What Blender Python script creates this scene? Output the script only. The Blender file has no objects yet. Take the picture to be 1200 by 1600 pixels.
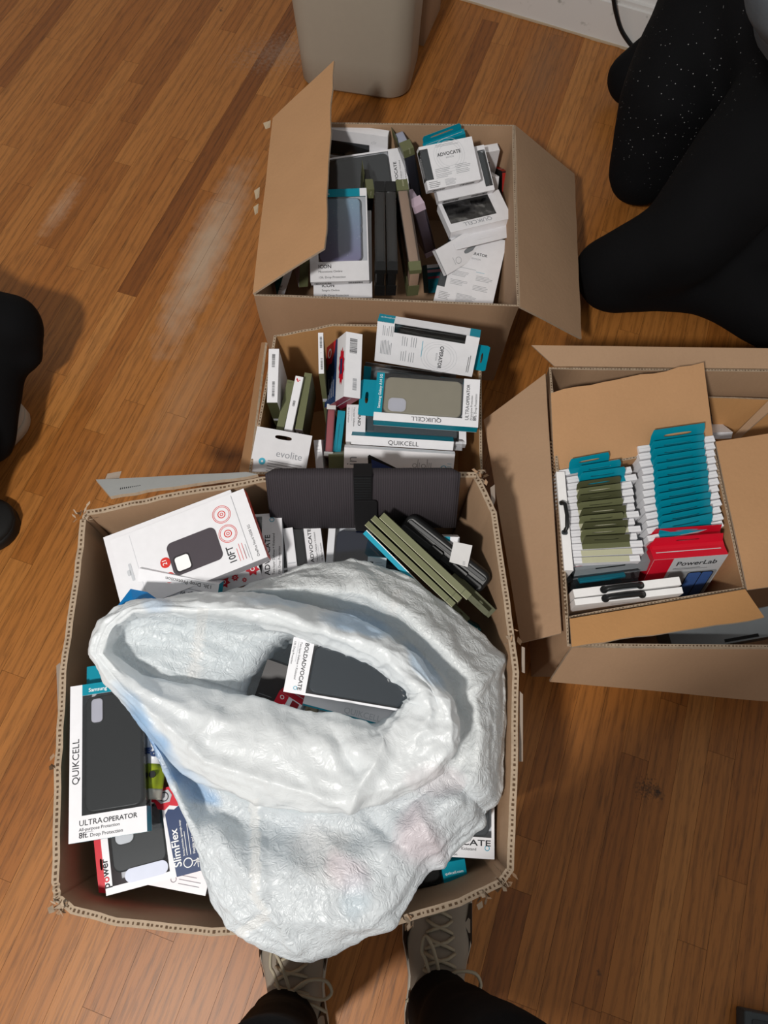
import bpy, math, random
from mathutils import Vector, Matrix, noise

random.seed(11)
scn = bpy.context.scene
COL = scn.collection

# ---------------------------------------------------------------- camera, light, exposure
TH, RO, FPX, CAM_H = math.radians(22.5), math.radians(2.0), 1130.0, 1.4
_r = Vector((1, 0, 0)); _u = Vector((0, math.cos(TH), math.sin(TH))); FW = Vector((0, math.sin(TH), -math.cos(TH)))
CR = _r * math.cos(RO) + _u * math.sin(RO)
CU = _u * math.cos(RO) - _r * math.sin(RO)
CAM = Vector((0, 0, CAM_H))
cd = bpy.data.cameras.new('camera'); cam = bpy.data.objects.new('camera', cd); COL.objects.link(cam)
cam.matrix_world = Matrix(((CR.x, CU.x, -FW.x, 0), (CR.y, CU.y, -FW.y, 0), (CR.z, CU.z, -FW.z, CAM_H), (0, 0, 0, 1)))
cd.sensor_fit = 'VERTICAL'; cd.sensor_height = 24.0; cd.lens = FPX / 1600 * 24.0
cd.clip_start = 0.02
scn.camera = cam

scn.view_settings.view_transform = 'Standard'
scn.view_settings.look = 'None'
scn.view_settings.gamma = 1.0
scn.view_settings.use_curve_mapping = False
scn.view_settings.exposure = 0.0

w = bpy.data.worlds.new('world'); scn.world = w; w.use_nodes = True
w.node_tree.nodes['Background'].inputs[0].default_value = (1.0, 0.97, 0.93, 1)
w.node_tree.nodes['Background'].inputs[1].default_value = 0.34

ld = bpy.data.lights.new('ceiling_lamp_light', 'POINT'); ld.energy = 212; ld.color = (1.0, 0.965, 0.915); ld.shadow_soft_size = 0.09
lo = bpy.data.objects.new('ceiling_lamp_light', ld); lo.location = (-0.72, -0.90, 2.45); COL.objects.link(lo)


def at(px, py, z):
    """World point at height z that the photograph shows at pixel (px, py)."""
    d = FW + CR * ((px - 600) / FPX) - CU * ((py - 800) / FPX)
    return CAM + d * ((z - CAM_H) / d.z)


# ---------------------------------------------------------------- materials
def lin(c):
    return c / 12.92 if c <= 0.04045 else ((c + 0.055) / 1.055) ** 2.4


def rgb(h):
    h = h.lstrip('#')
    return tuple(lin(int(h[i:i + 2], 16) / 255) for i in (0, 2, 4)) + (1.0,)


_M = {}


def newmat(name):
    m = bpy.data.materials.new(name); m.use_nodes = True
    nt = m.node_tree
    return m, nt, nt.nodes['Principled BSDF']


def nd(nt, t, **kw):
    n = nt.nodes.new(t)
    for k, v in kw.items():
        setattr(n, k, v)
    return n


def P(h, rough=0.5, name=None, spec=0.28, metal=0.0, var=0.06, scale=60, bump=0.0):
    """Plain stock with a faint procedural unevenness."""
    key = (h, rough, spec, metal, var, scale, bump)
    if key in _M:
        return _M[key]
    m, nt, b = newmat(name or ('stock_' + h.strip('#')))
    b.inputs['Roughness'].default_value = rough
    b.inputs['Metallic'].default_value = metal
    b.inputs['Specular IOR Level'].default_value = spec
    tc = nd(nt, 'ShaderNodeTexCoord'); n = nd(nt, 'ShaderNodeTexNoise'); n.inputs['Scale'].default_value = scale; n.inputs['Detail'].default_value = 3
    nt.links.new(tc.outputs['Object'], n.inputs['Vector'])
    mx = nd(nt, 'ShaderNodeMix', data_type='RGBA'); c = rgb(h)
    mx.inputs['A'].default_value = tuple(x * (1 - var) for x in c[:3]) + (1,)
    mx.inputs['B'].default_value = tuple(min(1, x * (1 + var)) for x in c[:3]) + (1,)
    nt.links.new(n.outputs['Fac'], mx.inputs['Factor']); nt.links.new(mx.outputs['Result'], b.inputs['Base Color'])
    if bump:
        bp = nd(nt, 'ShaderNodeBump'); bp.inputs['Strength'].default_value = bump; bp.inputs['Distance'].default_value = 0.002
        nt.links.new(n.outputs['Fac'], bp.inputs['Height']); nt.links.new(bp.outputs['Normal'], b.inputs['Normal'])
    _M[key] = m
    return m


WHITE = P('#e4e4e8', 0.42, 'white_card')
TEAL = P('#00869c', 0.4, 'teal_card')
DTEAL = P('#0a5a68', 0.4, 'dark_teal_card')
OLIVE = P('#66694a', 0.5, 'olive_card')
DOLIVE = P('#4a4c33', 0.5, 'dark_olive_card')
CREAM = P('#b9b89c', 0.5, 'cream_card')
RED = P('#c8102a', 0.42, 'red_card')
NAVY = P('#1d3560', 0.42, 'navy_card')
BLACKP = P('#1b1c1d', 0.38, 'black_plastic')
GREYP = P('#3c4043', 0.45, 'dark_grey_plastic')
INK = P('#2b2c30', 0.6, 'printed_ink')
GINK = P('#8d9096', 0.6, 'grey_ink')
LINK = P('#c4c7cc', 0.6, 'pale_grey_ink')
TINK = P('#3fa3bd', 0.6, 'teal_ink')
RINK = P('#d0342c', 0.6, 'red_ink')
WINK = P('#f2f2f2', 0.6, 'white_ink')
GREYC = P('#7f8488', 0.5, 'grey_card')
PALE = P('#cfcdd6', 0.35, 'pale_insert')


def clear_plastic():
    m, nt, b = newmat('clear_plastic')
    nt.nodes.remove(b)
    out = nt.nodes['Material Output']
    tr = nd(nt, 'ShaderNodeBsdfTransparent'); tr.inputs[0].default_value = (0.93, 0.94, 0.95, 1)
    gl = nd(nt, 'ShaderNodeBsdfGlossy'); gl.inputs['Roughness'].default_value = 0.07
    fr = nd(nt, 'ShaderNodeFresnel'); fr.inputs['IOR'].default_value = 1.45
    n = nd(nt, 'ShaderNodeTexNoise'); n.inputs['Scale'].default_value = 25
    tc = nd(nt, 'ShaderNodeTexCoord'); nt.links.new(tc.outputs['Object'], n.inputs['Vector'])
    bp = nd(nt, 'ShaderNodeBump'); bp.inputs['Strength'].default_value = 0.10; bp.inputs['Distance'].default_value = 0.003
    nt.links.new(n.outputs['Fac'], bp.inputs['Height']); nt.links.new(bp.outputs['Normal'], gl.inputs['Normal'])
    ad = nd(nt, 'ShaderNodeMath', operation='ADD'); ad.inputs[1].default_value = 0.03
    nt.links.new(fr.outputs[0], ad.inputs[0])
    mx = nd(nt, 'ShaderNodeMixShader')
    nt.links.new(ad.outputs[0], mx.inputs[0]); nt.links.new(tr.outputs[0], mx.inputs[1]); nt.links.new(gl.outputs[0], mx.inputs[2])
    nt.links.new(mx.outputs[0], out.inputs['Surface'])
    return m


CLEAR = clear_plastic()


def cardboard(name, h, streak=0.10):
    m, nt, b = newmat(name)
    b.inputs['Roughness'].default_value = 0.75; b.inputs['Specular IOR Level'].default_value = 0.2
    tc = nd(nt, 'ShaderNodeTexCoord')
    n1 = nd(nt, 'ShaderNodeTexNoise'); n1.inputs['Scale'].default_value = 14; n1.inputs['Detail'].default_value = 6
    n2 = nd(nt, 'ShaderNodeTexNoise'); n2.inputs['Scale'].default_value = 260; n2.inputs['Detail'].default_value = 2
    mp = nd(nt, 'ShaderNodeMapping'); mp.inputs['Scale'].default_value = (1, 1, 0.12)
    wv = nd(nt, 'ShaderNodeTexNoise'); wv.inputs['Scale'].default_value = 120; wv.inputs['Detail'].default_value = 1
    for n in (n1, n2):
        nt.links.new(tc.outputs['Object'], n.inputs['Vector'])
    nt.links.new(tc.outputs['Object'], mp.inputs['Vector']); nt.links.new(mp.outputs[0], wv.inputs['Vector'])
    c = rgb(h)
    mx = nd(nt, 'ShaderNodeMix', data_type='RGBA')
    mx.inputs['A'].default_value = tuple(x * 0.84 for x in c[:3]) + (1,)
    mx.inputs['B'].default_value = tuple(x * 1.12 for x in c[:3]) + (1,)
    a = nd(nt, 'ShaderNodeMath', operation='MULTIPLY_ADD'); a.inputs[1].default_value = 0.45
    a2 = nd(nt, 'ShaderNodeMath', operation='MULTIPLY_ADD'); a2.inputs[1].default_value = 0.3; a2.inputs[2].default_value = 0.12
    nt.links.new(n2.outputs['Fac'], a2.inputs[0]); nt.links.new(a2.outputs[0], a.inputs[2]); nt.links.new(n1.outputs['Fac'], a.inputs[0])
    nt.links.new(a.outputs[0], mx.inputs['Factor']); nt.links.new(mx.outputs['Result'], b.inputs['Base Color'])
    bp = nd(nt, 'ShaderNodeBump'); bp.inputs['Strength'].default_value = streak * 2; bp.inputs['Distance'].default_value = 0.002
    nt.links.new(wv.outputs['Fac'], bp.inputs['Height']); nt.links.new(bp.outputs['Normal'], b.inputs['Normal'])
    return m


CARD = cardboard('brown_cardboard', '#a98a6e')
CARD2 = cardboard('tan_cardboard', '#b78d66')
CARDEDGE = cardboard('torn_cardboard_edge', '#a89580', 0.5)
CARDDARK = cardboard('cardboard_flute_gap', '#5a4532', 0.3)
KRAFT = cardboard('kraft_cardboard', '#b98a5a')


# ---------------------------------------------------------------- mesh helpers
def tag(o, label, cat, group=None, kind=None):
    if label: o['label'] = label
    if cat: o['category'] = cat
    if group: o['group'] = group
    if kind: o['kind'] = kind
    return o


def empty(name, mw=None):
    o = bpy.data.objects.new(name, None); o.empty_display_size = 0.02
    COL.objects.link(o)
    if mw is not None: o.matrix_world = mw
    return o


_TX = {}


def text_mesh(s, bold):
    k = (s, bold)
    if k not in _TX:
        c = bpy.data.curves.new('t', 'FONT'); c.body = s; c.resolution_u = 3; c.offset = bold
        o = bpy.data.objects.new('t', c); COL.objects.link(o)
        bpy.context.view_layer.update()
        me = bpy.data.meshes.new_from_object(o.evaluated_get(bpy.context.evaluated_depsgraph_get()))
        vs = [tuple(v.co) for v in me.vertices]; fs = [tuple(p.vertices) for p in me.polygons]
        wd = max((v[0] for v in vs), default=0.0)
        bpy.data.meshes.remove(me); bpy.data.objects.remove(o); bpy.data.curves.remove(c)
        _TX[k] = (vs, fs, wd)
    return _TX[k]


class MB:
    def __init__(s):
        s.v, s.f, s.mi, s.mats, s.sm = [], [], [], [], []

    def m(s, mat):
        if mat not in s.mats: s.mats.append(mat)
        return s.mats.index(mat)

    def add(s, vs, fs, mat, T=None, smooth=False):
        b = len(s.v); i = s.m(mat)
        for p in vs:
            p = Vector(p)
            s.v.append(T @ p if T is not None else p)
        for f in fs:
            s.f.append(tuple(b + k for k in f)); s.mi.append(i); s.sm.append(smooth)

    def box(s, lo, hi, mat, T=None, mats=None):
        x0, y0, z0 = lo; x1, y1, z1 = hi
        vs = [(x0, y0, z0), (x1, y0, z0), (x1, y1, z0), (x0, y1, z0), (x0, y0, z1), (x1, y0, z1), (x1, y1, z1), (x0, y1, z1)]
        fs = {'back': (0, 3, 2, 1), 'front': (4, 5, 6, 7), 'bottom': (0, 1, 5, 4), 'right': (1, 2, 6, 5), 'top': (2, 3, 7, 6), 'left': (3, 0, 4, 7)}
        b = len(s.v)
        for p in vs:
            s.v.append(T @ Vector(p) if T is not None else Vector(p))
        for k, f in fs.items():
            s.f.append(tuple(b + i for i in f)); s.mi.append(s.m((mats or {}).get(k, mat))); s.sm.append(False)

    def prism(s, poly, z0, z1, mat, T=None):
        n = len(poly)
        vs = [(x, y, z0) for x, y in poly] + [(x, y, z1) for x, y in poly]
        fs = [tuple(range(n - 1, -1, -1)), tuple(range(n, 2 * n))] + [(i, (i + 1) % n, n + (i + 1) % n, n + i) for i in range(n)]
        s.add(vs, fs, mat, T)

    def loft(s, rings, mat, T=None, cap0=True, cap1=True, smooth=True, closed=True):
        n = len(rings[0]); b = len(s.v); i = s.m(mat)
        for r in rings:
            for p in r:
                s.v.append(T @ Vector(p) if T is not None else Vector(p))
        for k in range(len(rings) - 1):
            for j in range(n if closed else n - 1):
                a, c = b + k * n + j, b + k * n + (j + 1) % n
                s.f.append((a, c, c + n, a + n)); s.mi.append(i); s.sm.append(smooth)
        if cap0: s.f.append(tuple(b + j for j in range(n - 1, -1, -1))); s.mi.append(i); s.sm.append(False)
        if cap1:
            e = b + (len(rings) - 1) * n
            s.f.append(tuple(e + j for j in range(n))); s.mi.append(i); s.sm.append(False)

    def tube(s, pts, r, mat, n=8, T=None, closed=False):
        pts = [Vector(p) for p in pts]; R = []
        N = len(pts); up = Vector((0, 0, 1))
        for k, p in enumerate(pts):
            a = pts[(k - 1) % N] if (closed or k > 0) else p
            c = pts[(k + 1) % N] if (closed or k < N - 1) else p
            d = (c - a).normalized()
            x = d.cross(up)
            if x.length < 1e-4: x = d.cross(Vector((0, 1, 0)))
            x.normalize(); y = x.cross(d)
            rr = r[k] if isinstance(r, (list, tuple)) else r
            R.append([p + x * rr * math.cos(2 * math.pi * j / n) + y * rr * math.sin(2 * math.pi * j / n) for j in range(n)])
        if closed: R.append(R[0])
        s.loft(R, mat, T, not closed, not closed)

    def plate_hole(s, rect, hole, z0, z1, mat, T=None, corner=0.0):
        """Flat card x0,y0,x1,y1 with a stadium hole cx,cy,halfw,halfh."""
        x0, y0, x1, y1 = rect; cx, cy, hw, hh = hole; N = 40
        o, h = [], []
        for k in range(N):
            t = 2 * math.pi * (k + 0.5) / N; c, sn = math.cos(t), math.sin(t)
            q = min((x1 - cx) / c if c > 1e-9 else ((x0 - cx) / c if c < -1e-9 else 1e9), (y1 - cy) / sn if sn > 1e-9 else ((y0 - cy) / sn if sn < -1e-9 else 1e9))
            o.append([cx + c * q, cy + sn * q])
            e = (abs(c) ** 3 + abs(sn) ** 3) ** (-1 / 3)
            h.append((cx + c * e * hw, cy + sn * e * hh))
        for X, Y in ((x0, y0), (x1, y0), (x1, y1), (x0, y1)):
            k = min(range(N), key=lambda i: (o[i][0] - X) ** 2 + (o[i][1] - Y) ** 2)
            ox = (X + (corner if X == x0 else -corner), Y + (corner if (Y == y0 and False) else 0))
            o[k] = [ox[0] if Y == y1 else X, Y]
        s.loft([[(x, y, z1) for x, y in h], [(x, y, z1) for x, y in o], [(x, y, z0) for x, y in o], [(x, y, z0) for x, y in h], [(x, y, z1) for x, y in h]], mat, T, False, False, False)

    def rrect(s, x0, y0, x1, y1, r, z0, z1, mat, T=None, bev=0.0, seg=6):
        def ring(i, z):
            out = []
            rr = max(r - i, 1e-4)
            for cx, cy, a0 in ((x1 - r, y1 - r, 0), (x0 + r, y1 - r, 90), (x0 + r, y0 + r, 180), (x1 - r, y0 + r, 270)):
                for k in range(seg + 1):
                    a = math.radians(a0 + 90 * k / seg)
                    out.append((cx + rr * math.cos(a), cy + rr * math.sin(a), z))
            return out
        if bev:
            R = [ring(bev, z0), ring(bev * 0.3, z0 + bev * 0.3), ring(0, z0 + bev), ring(0, z1 - bev), ring(bev * 0.3, z1 - bev * 0.3), ring(bev, z1)]
        else:
            R = [ring(0, z0), ring(0, z1)]
        s.loft(R, mat, T, True, True, bool(bev))

    def text(s, st, x, y, size, mat, T=None, rot=0.0, bold=0.0, fit=None, z=0.0003, align='L'):
        vs, fs, wd = text_mesh(st, bold)
        if fit and wd:
            sx = fit / wd; size = min(size * 1.9, max(size * .75, sx))
        else: sx = size
        dx = -wd * sx * (0.5 if align == 'C' else 1.0 if align == 'R' else 0)
        c, sn = math.cos(math.radians(rot)), math.sin(math.radians(rot))
        out = []
        for v in vs:
            a, b = v[0] * sx + dx, v[1] * size
            out.append((x + a * c - b * sn, y + a * sn + b * c, z))
        s.add(out, fs, mat, T)

    def bars(s, x, y, wd, ht, mat, T=None, z=0.0003, seed=1, rot90=False):
        rn = random.Random(seed); q = 0.0
        while q < wd:
            b = rn.choice((0.5, 0.5, 1.0, 1.5)) * wd / 45; g = rn.choice((0.5, 0.7, 1.2)) * wd / 45
            if q + b > wd: break
            if rot90: s.add([(x, y + q, z), (x + ht, y + q, z), (x + ht, y + q + b, z), (x, y + q + b, z)], [(0, 1, 2, 3)], mat, T)
            else: s.add([(x + q, y, z), (x + q + b, y, z), (x + q + b, y + ht, z), (x + q, y + ht, z)], [(0, 1, 2, 3)], mat, T)
            q += b + g

    def lines(s, x, y, wd, n, pitch, mat, T=None, th=0.0007, z=0.0003, seed=1, vert=False):
        """Fine print too small to read: thin rules."""
        rn = random.Random(seed)
        for k in range(n):
            L = wd * rn.uniform(0.7, 1.0)
            if vert: q = [(x + k * pitch, y), (x + k * pitch + th, y), (x + k * pitch + th, y + L), (x + k * pitch, y + L)]
            else: q = [(x, y - k * pitch), (x + L, y - k * pitch), (x + L, y - k * pitch + th), (x, y - k * pitch + th)]
            s.add([(a, b, z) for a, b in q], [(0, 1, 2, 3)], mat, T)

    def ringmark(s, cx, cy, r, th, mat, T=None, z=0.0003, n=28, ey=1.0):
        vs = []
        for k in range(n):
            a = 2 * math.pi * k / n
            vs += [(cx + r * math.cos(a), cy + r * ey * math.sin(a), z), (cx + (r - th) * math.cos(a), cy + (r - th) * ey * math.sin(a), z)]
        s.add(vs, [(2 * k, (2 * k + 2) % (2 * n), (2 * k + 3) % (2 * n), 2 * k + 1) for k in range(n)], mat, T)

    def quad(s, x0, y0, x1, y1, mat, T=None, z=0.0003):
        s.add([(x0, y0, z), (x1, y0, z), (x1, y1, z), (x0, y1, z)], [(0, 1, 2, 3)], mat, T)

    def poly(s, pts, mat, T=None, z=0.0003):
        s.add([(a, b, z) for a, b in pts], [tuple(range(len(pts)))], mat, T)

    def build(s, name, parent=None, label=None, cat=None, group=None, kind=None):
        me = bpy.data.meshes.new(name)
        me.from_pydata([tuple(p) for p in s.v], [], s.f)
        for m in s.mats: me.materials.append(m)
        me.polygons.foreach_set('material_index', s.mi)
        me.polygons.foreach_set('use_smooth', s.sm)
        me.update()
        o = bpy.data.objects.new(name, me); COL.objects.link(o)
        if parent is not None: o.parent = parent
        tag(o, label, cat, group, kind)
        return o


# ---------------------------------------------------------------- the room
def floor_material():
    m, nt, b = newmat('oak_strip_floor')
    b.inputs['Roughness'].default_value = 0.42
    b.inputs['Specular IOR Level'].default_value = 0.35
    at_ = nd(nt, 'ShaderNodeAttribute'); at_.attribute_name = 'board'
    sep = nd(nt, 'ShaderNodeSeparateColor'); nt.links.new(at_.outputs['Color'], sep.inputs[0])
    tc = nd(nt, 'ShaderNodeTexCoord')
    mp = nd(nt, 'ShaderNodeMapping'); mp.inputs['Rotation'].default_value = (0, 0, FLOOR_ROT)
    nt.links.new(tc.outputs['Object'], mp.inputs['Vector'])
    # every board gets its own piece of grain
    off = nd(nt, 'ShaderNodeCombineXYZ')
    ml = nd(nt, 'ShaderNodeMath', operation='MULTIPLY'); ml.inputs[1].default_value = 37.0
    nt.links.new(sep.outputs[1], ml.inputs[0]); nt.links.new(ml.outputs[0], off.inputs[0]); nt.links.new(ml.outputs[0], off.inputs[2])
    ad = nd(nt, 'ShaderNodeVectorMath', operation='ADD'); nt.links.new(mp.outputs[0], ad.inputs[0]); nt.links.new(off.outputs[0], ad.inputs[1])
    s1 = nd(nt, 'ShaderNodeMapping'); s1.inputs['Scale'].default_value = (1, 0.07, 1); nt.links.new(ad.outputs[0], s1.inputs['Vector'])
    fine = nd(nt, 'ShaderNodeTexNoise'); fine.inputs['Scale'].default_value = 260; fine.inputs['Detail'].default_value = 4; fine.inputs['Roughness'].default_value = 0.65
    nt.links.new(s1.outputs[0], fine.inputs['Vector'])
    s2 = nd(nt, 'ShaderNodeMapping'); s2.inputs['Scale'].default_value = (1, 0.10, 1); nt.links.new(ad.outputs[0], s2.inputs['Vector'])
    cath = nd(nt, 'ShaderNodeTexWave', wave_type='BANDS', bands_direction='X'); cath.inputs['Scale'].default_value = 15; cath.inputs['Distortion'].default_value = 11.0
    cath.inputs['Detail'].default_value = 3.0; cath.inputs['Detail Scale'].default_value = 0.8
    nt.links.new(s2.outputs[0], cath.inputs['Vector'])
    big = nd(nt, 'ShaderNodeTexNoise'); big.inputs['Scale'].default_value = 5; big.inputs['Detail'].default_value = 4
    nt.links.new(s1.outputs[0], big.inputs['Vector'])
    ramp = nd(nt, 'ShaderNodeValToRGB'); e = ramp.color_ramp.elements
    e[0].position = 0.0; e[0].color = rgb('#7a4518'); e[1].position = 1.0; e[1].color = rgb('#c18649')
    e2 = ramp.color_ramp.elements.new(0.35); e2.color = rgb('#9c6029')
    e3 = ramp.color_ramp.elements.new(0.65); e3.color = rgb('#ac7036')
    mixv = nd(nt, 'ShaderNodeMath', operation='MULTIPLY_ADD'); mixv.inputs[1].default_value = 0.22
    nt.links.new(big.outputs['Fac'], mixv.inputs[0])
    sb = nd(nt, 'ShaderNodeMath', operation='SUBTRACT'); sb.inputs[1].default_value = 0.11
    nt.links.new(sep.outputs[0], sb.inputs[0]); nt.links.new(sb.outputs[0], mixv.inputs[2])
    nt.links.new(mixv.outputs[0], ramp.inputs[0])
    # dark pores and cathedral lines
    pr = nd(nt, 'ShaderNodeMapRange'); pr.inputs[1].default_value = 0.50; pr.inputs[2].default_value = 0.68; pr.inputs[3].default_value = 1.0; pr.inputs[4].default_value = 0.62
    nt.links.new(fine.outputs['Fac'], pr.inputs[0])
    cr = nd(nt, 'ShaderNodeMapRange'); cr.inputs[1].default_value = 0.62; cr.inputs[2].default_value = 1.0; cr.inputs[3].default_value = 1.0; cr.inputs[4].default_value = 0.78
    nt.links.new(cath.outputs['Fac'], cr.inputs[0])
    mm = nd(nt, 'ShaderNodeMath', operation='MULTIPLY'); nt.links.new(pr.outputs[0], mm.inputs[0]); nt.links.new(cr.outputs[0], mm.inputs[1])
    col = nd(nt, 'ShaderNodeMix', data_type='RGBA', blend_type='MULTIPLY'); col.inputs['Factor'].default_value = 1.0
    nt.links.new(ramp.outputs[0], col.inputs['A']); nt.links.new(mm.outputs[0], col.inputs['B'])
    last = col.outputs['Result']

    def stain(last, centre, rad, ang, colour, amt, lo=0.2, hi=1.0, nscale=30, speck=0.5):
        mpp = nd(nt, 'ShaderNodeMapping', vector_type='TEXTURE')
        mpp.inputs['Location'].default_value = (centre.x, centre.y, 0); mpp.inputs['Rotation'].default_value = (0, 0, ang); mpp.inputs['Scale'].default_value = (rad[0], rad[1], 1)
        nt.links.new(tc.outputs['Object'], mpp.inputs['Vector'])
        ln = nd(nt, 'ShaderNodeVectorMath', operation='LENGTH'); nt.links.new(mpp.outputs[0], ln.inputs[0])
        nn = nd(nt, 'ShaderNodeTexNoise'); nn.inputs['Scale'].default_value = nscale; nn.inputs['Detail'].default_value = 5; nt.links.new(tc.outputs['Object'], nn.inputs['Vector'])
        q = nd(nt, 'ShaderNodeMath', operation='MULTIPLY_ADD'); q.inputs[1].default_value = speck * 2; nt.links.new(nn.outputs['Fac'], q.inputs[0]); nt.links.new(ln.outputs['Value'], q.inputs[2])
        r = nd(nt, 'ShaderNodeMapRange'); r.inputs[1].default_value = lo + speck; r.inputs[2].default_value = hi + speck; r.inputs[3].default_value = amt; r.inputs[4].default_value = 0.0
        nt.links.new(q.outputs[0], r.inputs[0])
        k = nd(nt, 'ShaderNodeMix', data_type='RGBA'); k.inputs['B'].default_value = rgb(colour)
        nt.links.new(r.outputs[0], k.inputs['Factor']); nt.links.new(last, k.inputs['A'])
        return k.outputs['Result']
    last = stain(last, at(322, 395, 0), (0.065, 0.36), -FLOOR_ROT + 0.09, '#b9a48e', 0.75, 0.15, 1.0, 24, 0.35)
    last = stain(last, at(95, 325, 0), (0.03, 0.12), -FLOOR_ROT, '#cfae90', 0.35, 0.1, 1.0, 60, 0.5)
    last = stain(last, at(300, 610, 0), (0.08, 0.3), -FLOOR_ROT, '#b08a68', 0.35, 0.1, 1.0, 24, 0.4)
    last = stain(last, at(1027, 1238, 0), (0.02, 0.03), 0.3, '#1e140a', 0.9, 0.0, 0.5, 150, 0.75)
    last = stain(last, at(1010, 1232, 0), (0.05, 0.05), 0.3, '#3a2612', 0.7, 0.0, 0.35, 260, 1.0)
    last = stain(last, at(936, 1520, 0), (0.010, 0.012), 0.3, '#2a1f15', 0.9, 0.0, 0.5, 160, 0.7)
    last = stain(last, at(345, 15, 0), (0.018, 0.02), 0.3, '#2a1f15', 0.8, 0.0, 0.5, 120, 0.9)
    last = stain(last, at(450, 80, 0), (0.28, 0.14), 0.3, '#9d8a7a', 0.35, 0.0, 0.6, 110, 0.9)
    last = stain(last, at(850, 110, 0), (0.08, 0.3), -FLOOR_ROT, '#7a6048', 0.35, 0.1, 1.0, 20, 0.4)
    nt.links.new(last, b.inputs['Base Color'])
    bp = nd(nt, 'ShaderNodeBump'); bp.inputs['Strength'].default_value = 0.12; bp.inputs['Distance'].default_value = 0.001
    nt.links.new(fine.outputs['Fac'], bp.inputs['Height']); nt.links.new(bp.outputs['Normal'], b.inputs['Normal'])
    return m


PH = math.radians(17.0)      # the boards run this far to the right of straight ahead
FLOOR_ROT = PH


def build_floor():
    dv = Vector((math.sin(PH), math.cos(PH), 0)); du = Vector((math.cos(PH), -math.sin(PH), 0))
    W = 0.0502
    mb = MB(); fm = floor_material(); gap = P('#2a1809', 0.8, 'board_gap')
    cols = []
    uv = lambda p: (p.dot(du), p.dot(dv))
    # boards the photo singles out: (pixel at the near end, pixel at the far end, tone)
    special = []
    for near, far, tone in (((205, 462), (520, -85), 0.06), ((800, 1388), (735, 1640), 0.10), ((215, 195), (330, -60), 0.22),
                            ((20, 140), (95, -40), 0.14), ((775, 35), (690, 235), 0.12), ((1060, 1100), (1120, 900), 0.3), ((985, 1180), (880, 1560), 0.25)):
        a, c = uv(at(near[0], near[1], 0)), uv(at(far[0], far[1], 0))
        special.append((round(((a[0] + c[0]) / 2) / W - 0.5), min(a[1], c[1]), max(a[1], c[1]), tone))
    rn = random.Random(5)
    box = lambda u0, v0, u1, v1, z: [tuple(du * a + dv * b + Vector((0, 0, z))) for a, b in ((u0, v0), (u1, v0), (u1, v1), (u0, v1))]
    for r in range(-72, 44):
        u0 = r * W; v = -2.0 + rn.uniform(-0.8, 0)
        segs = []
        while v < 4.4:
            L = rn.choice((0.35, 0.5, 0.65, 0.8, 0.95)) * rn.uniform(0.85, 1.15)
            segs.append((v, v + L, min(1, max(0.0, rn.gauss(0.48, 0.11))))); v += L
        for sr, a, c, tone in special:
            if sr == r:
                out = []
                for s0, s1, t in segs:
                    if s1 <= a or s0 >= c: out.append((s0, s1, t))
                    else:
                        if s0 < a: out.append((s0, a, t))
                        if s1 > c: out.append((c, s1, t))
                out.append((a, c, tone)); segs = out
        for s0, s1, t in segs:
            g = 0.00022
            mb.add(box(u0 + g, s0 + g, u0 + W - g, s1 - g, 0.0), [(0, 1, 2, 3)], fm)
            cols.append((t, rn.random()))
    n = len(cols)
    mb.add(box(-72 * W, -2.6, 44 * W, 4.6, -0.0012), [(0, 1, 2, 3)], gap); cols.append((0, 0))
    o = mb.build('floor', kind='structure')
    o['label'] = 'worn orange oak strip floor'
    ca = o.data.color_attributes.new('board', 'FLOAT_COLOR', 'CORNER')
    for p in o.data.polygons:
        t, q = cols[p.index]
        for li in p.loop_indices: ca.data[li].color = (t, q, 0, 1)


build_floor()


def build_wall():
    a, c = at(727, 1, 0), at(965, 72, 0)
    a.z = c.z = 0
    d = (c - a).normalized(); nrm = Vector((d.y, -d.x, 0))          # towards the room
    if nrm.y > 0: nrm = -nrm
    T = Matrix(((d.x, nrm.x, 0, a.x), (d.y, nrm.y, 0, a.y), (0, 0, 1, 0), (0, 0, 0, 1)))

    def painted(name, scuffs):
        m, nt, b = newmat(name)
        b.inputs['Roughness'].default_value = 0.4
        tc = nd(nt, 'ShaderNodeTexCoord'); n = nd(nt, 'ShaderNodeTexNoise'); n.inputs['Scale'].default_value = 22; n.inputs['Detail'].default_value = 6
        nt.links.new(tc.outputs['Object'], n.inputs['Vector'])
        r = nd(nt, 'ShaderNodeMapRange'); r.inputs[1].default_value = 0.62; r.inputs[2].default_value = 0.72; nt.links.new(n.outputs['Fac'], r.inputs[0])
        mx = nd(nt, 'ShaderNodeMix', data_type='RGBA'); mx.inputs['A'].default_value = rgb('#d6d4d2'); mx.inputs['B'].default_value = rgb('#8d8f88' if scuffs else '#cfcdcb')
        nt.links.new(r.outputs[0], mx.inputs['Factor']); nt.links.new(mx.outputs['Result'], b.inputs['Base Color'])
        return m
    wm, bm_ = painted('white_wall_paint', False), painted('scuffed_white_paint', True)
    mb = MB(); mb.box((-2.2, -0.12, 0), (2.2, -0.018, 2.5), wm, T); o = mb.build('wall_back', kind='structure')
    mb = MB(); mb.box((-2.2, -0.018, 0.0), (2.2, 0.0, 0.105), bm_, T)
    mb.box((-2.2, -0.018, 0.105), (2.2, -0.006, 0.118), bm_, T)
    mb.build('baseboard_back', kind='structure')
    mb = MB()
    rn = random.Random(2)
    for k in range(40):                                            # paint line and grime in the joint
        x = -0.6 + k * 0.03
        mb.box((x, 0.0, 0.0), (x + 0.03, 0.004 + rn.uniform(0, 0.003), 0.004), P('#b9a68d', 0.7, 'floor_joint'), T)
    mb.build('trim_back', kind='structure')
    return T


WALL_T = build_wall()


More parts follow.
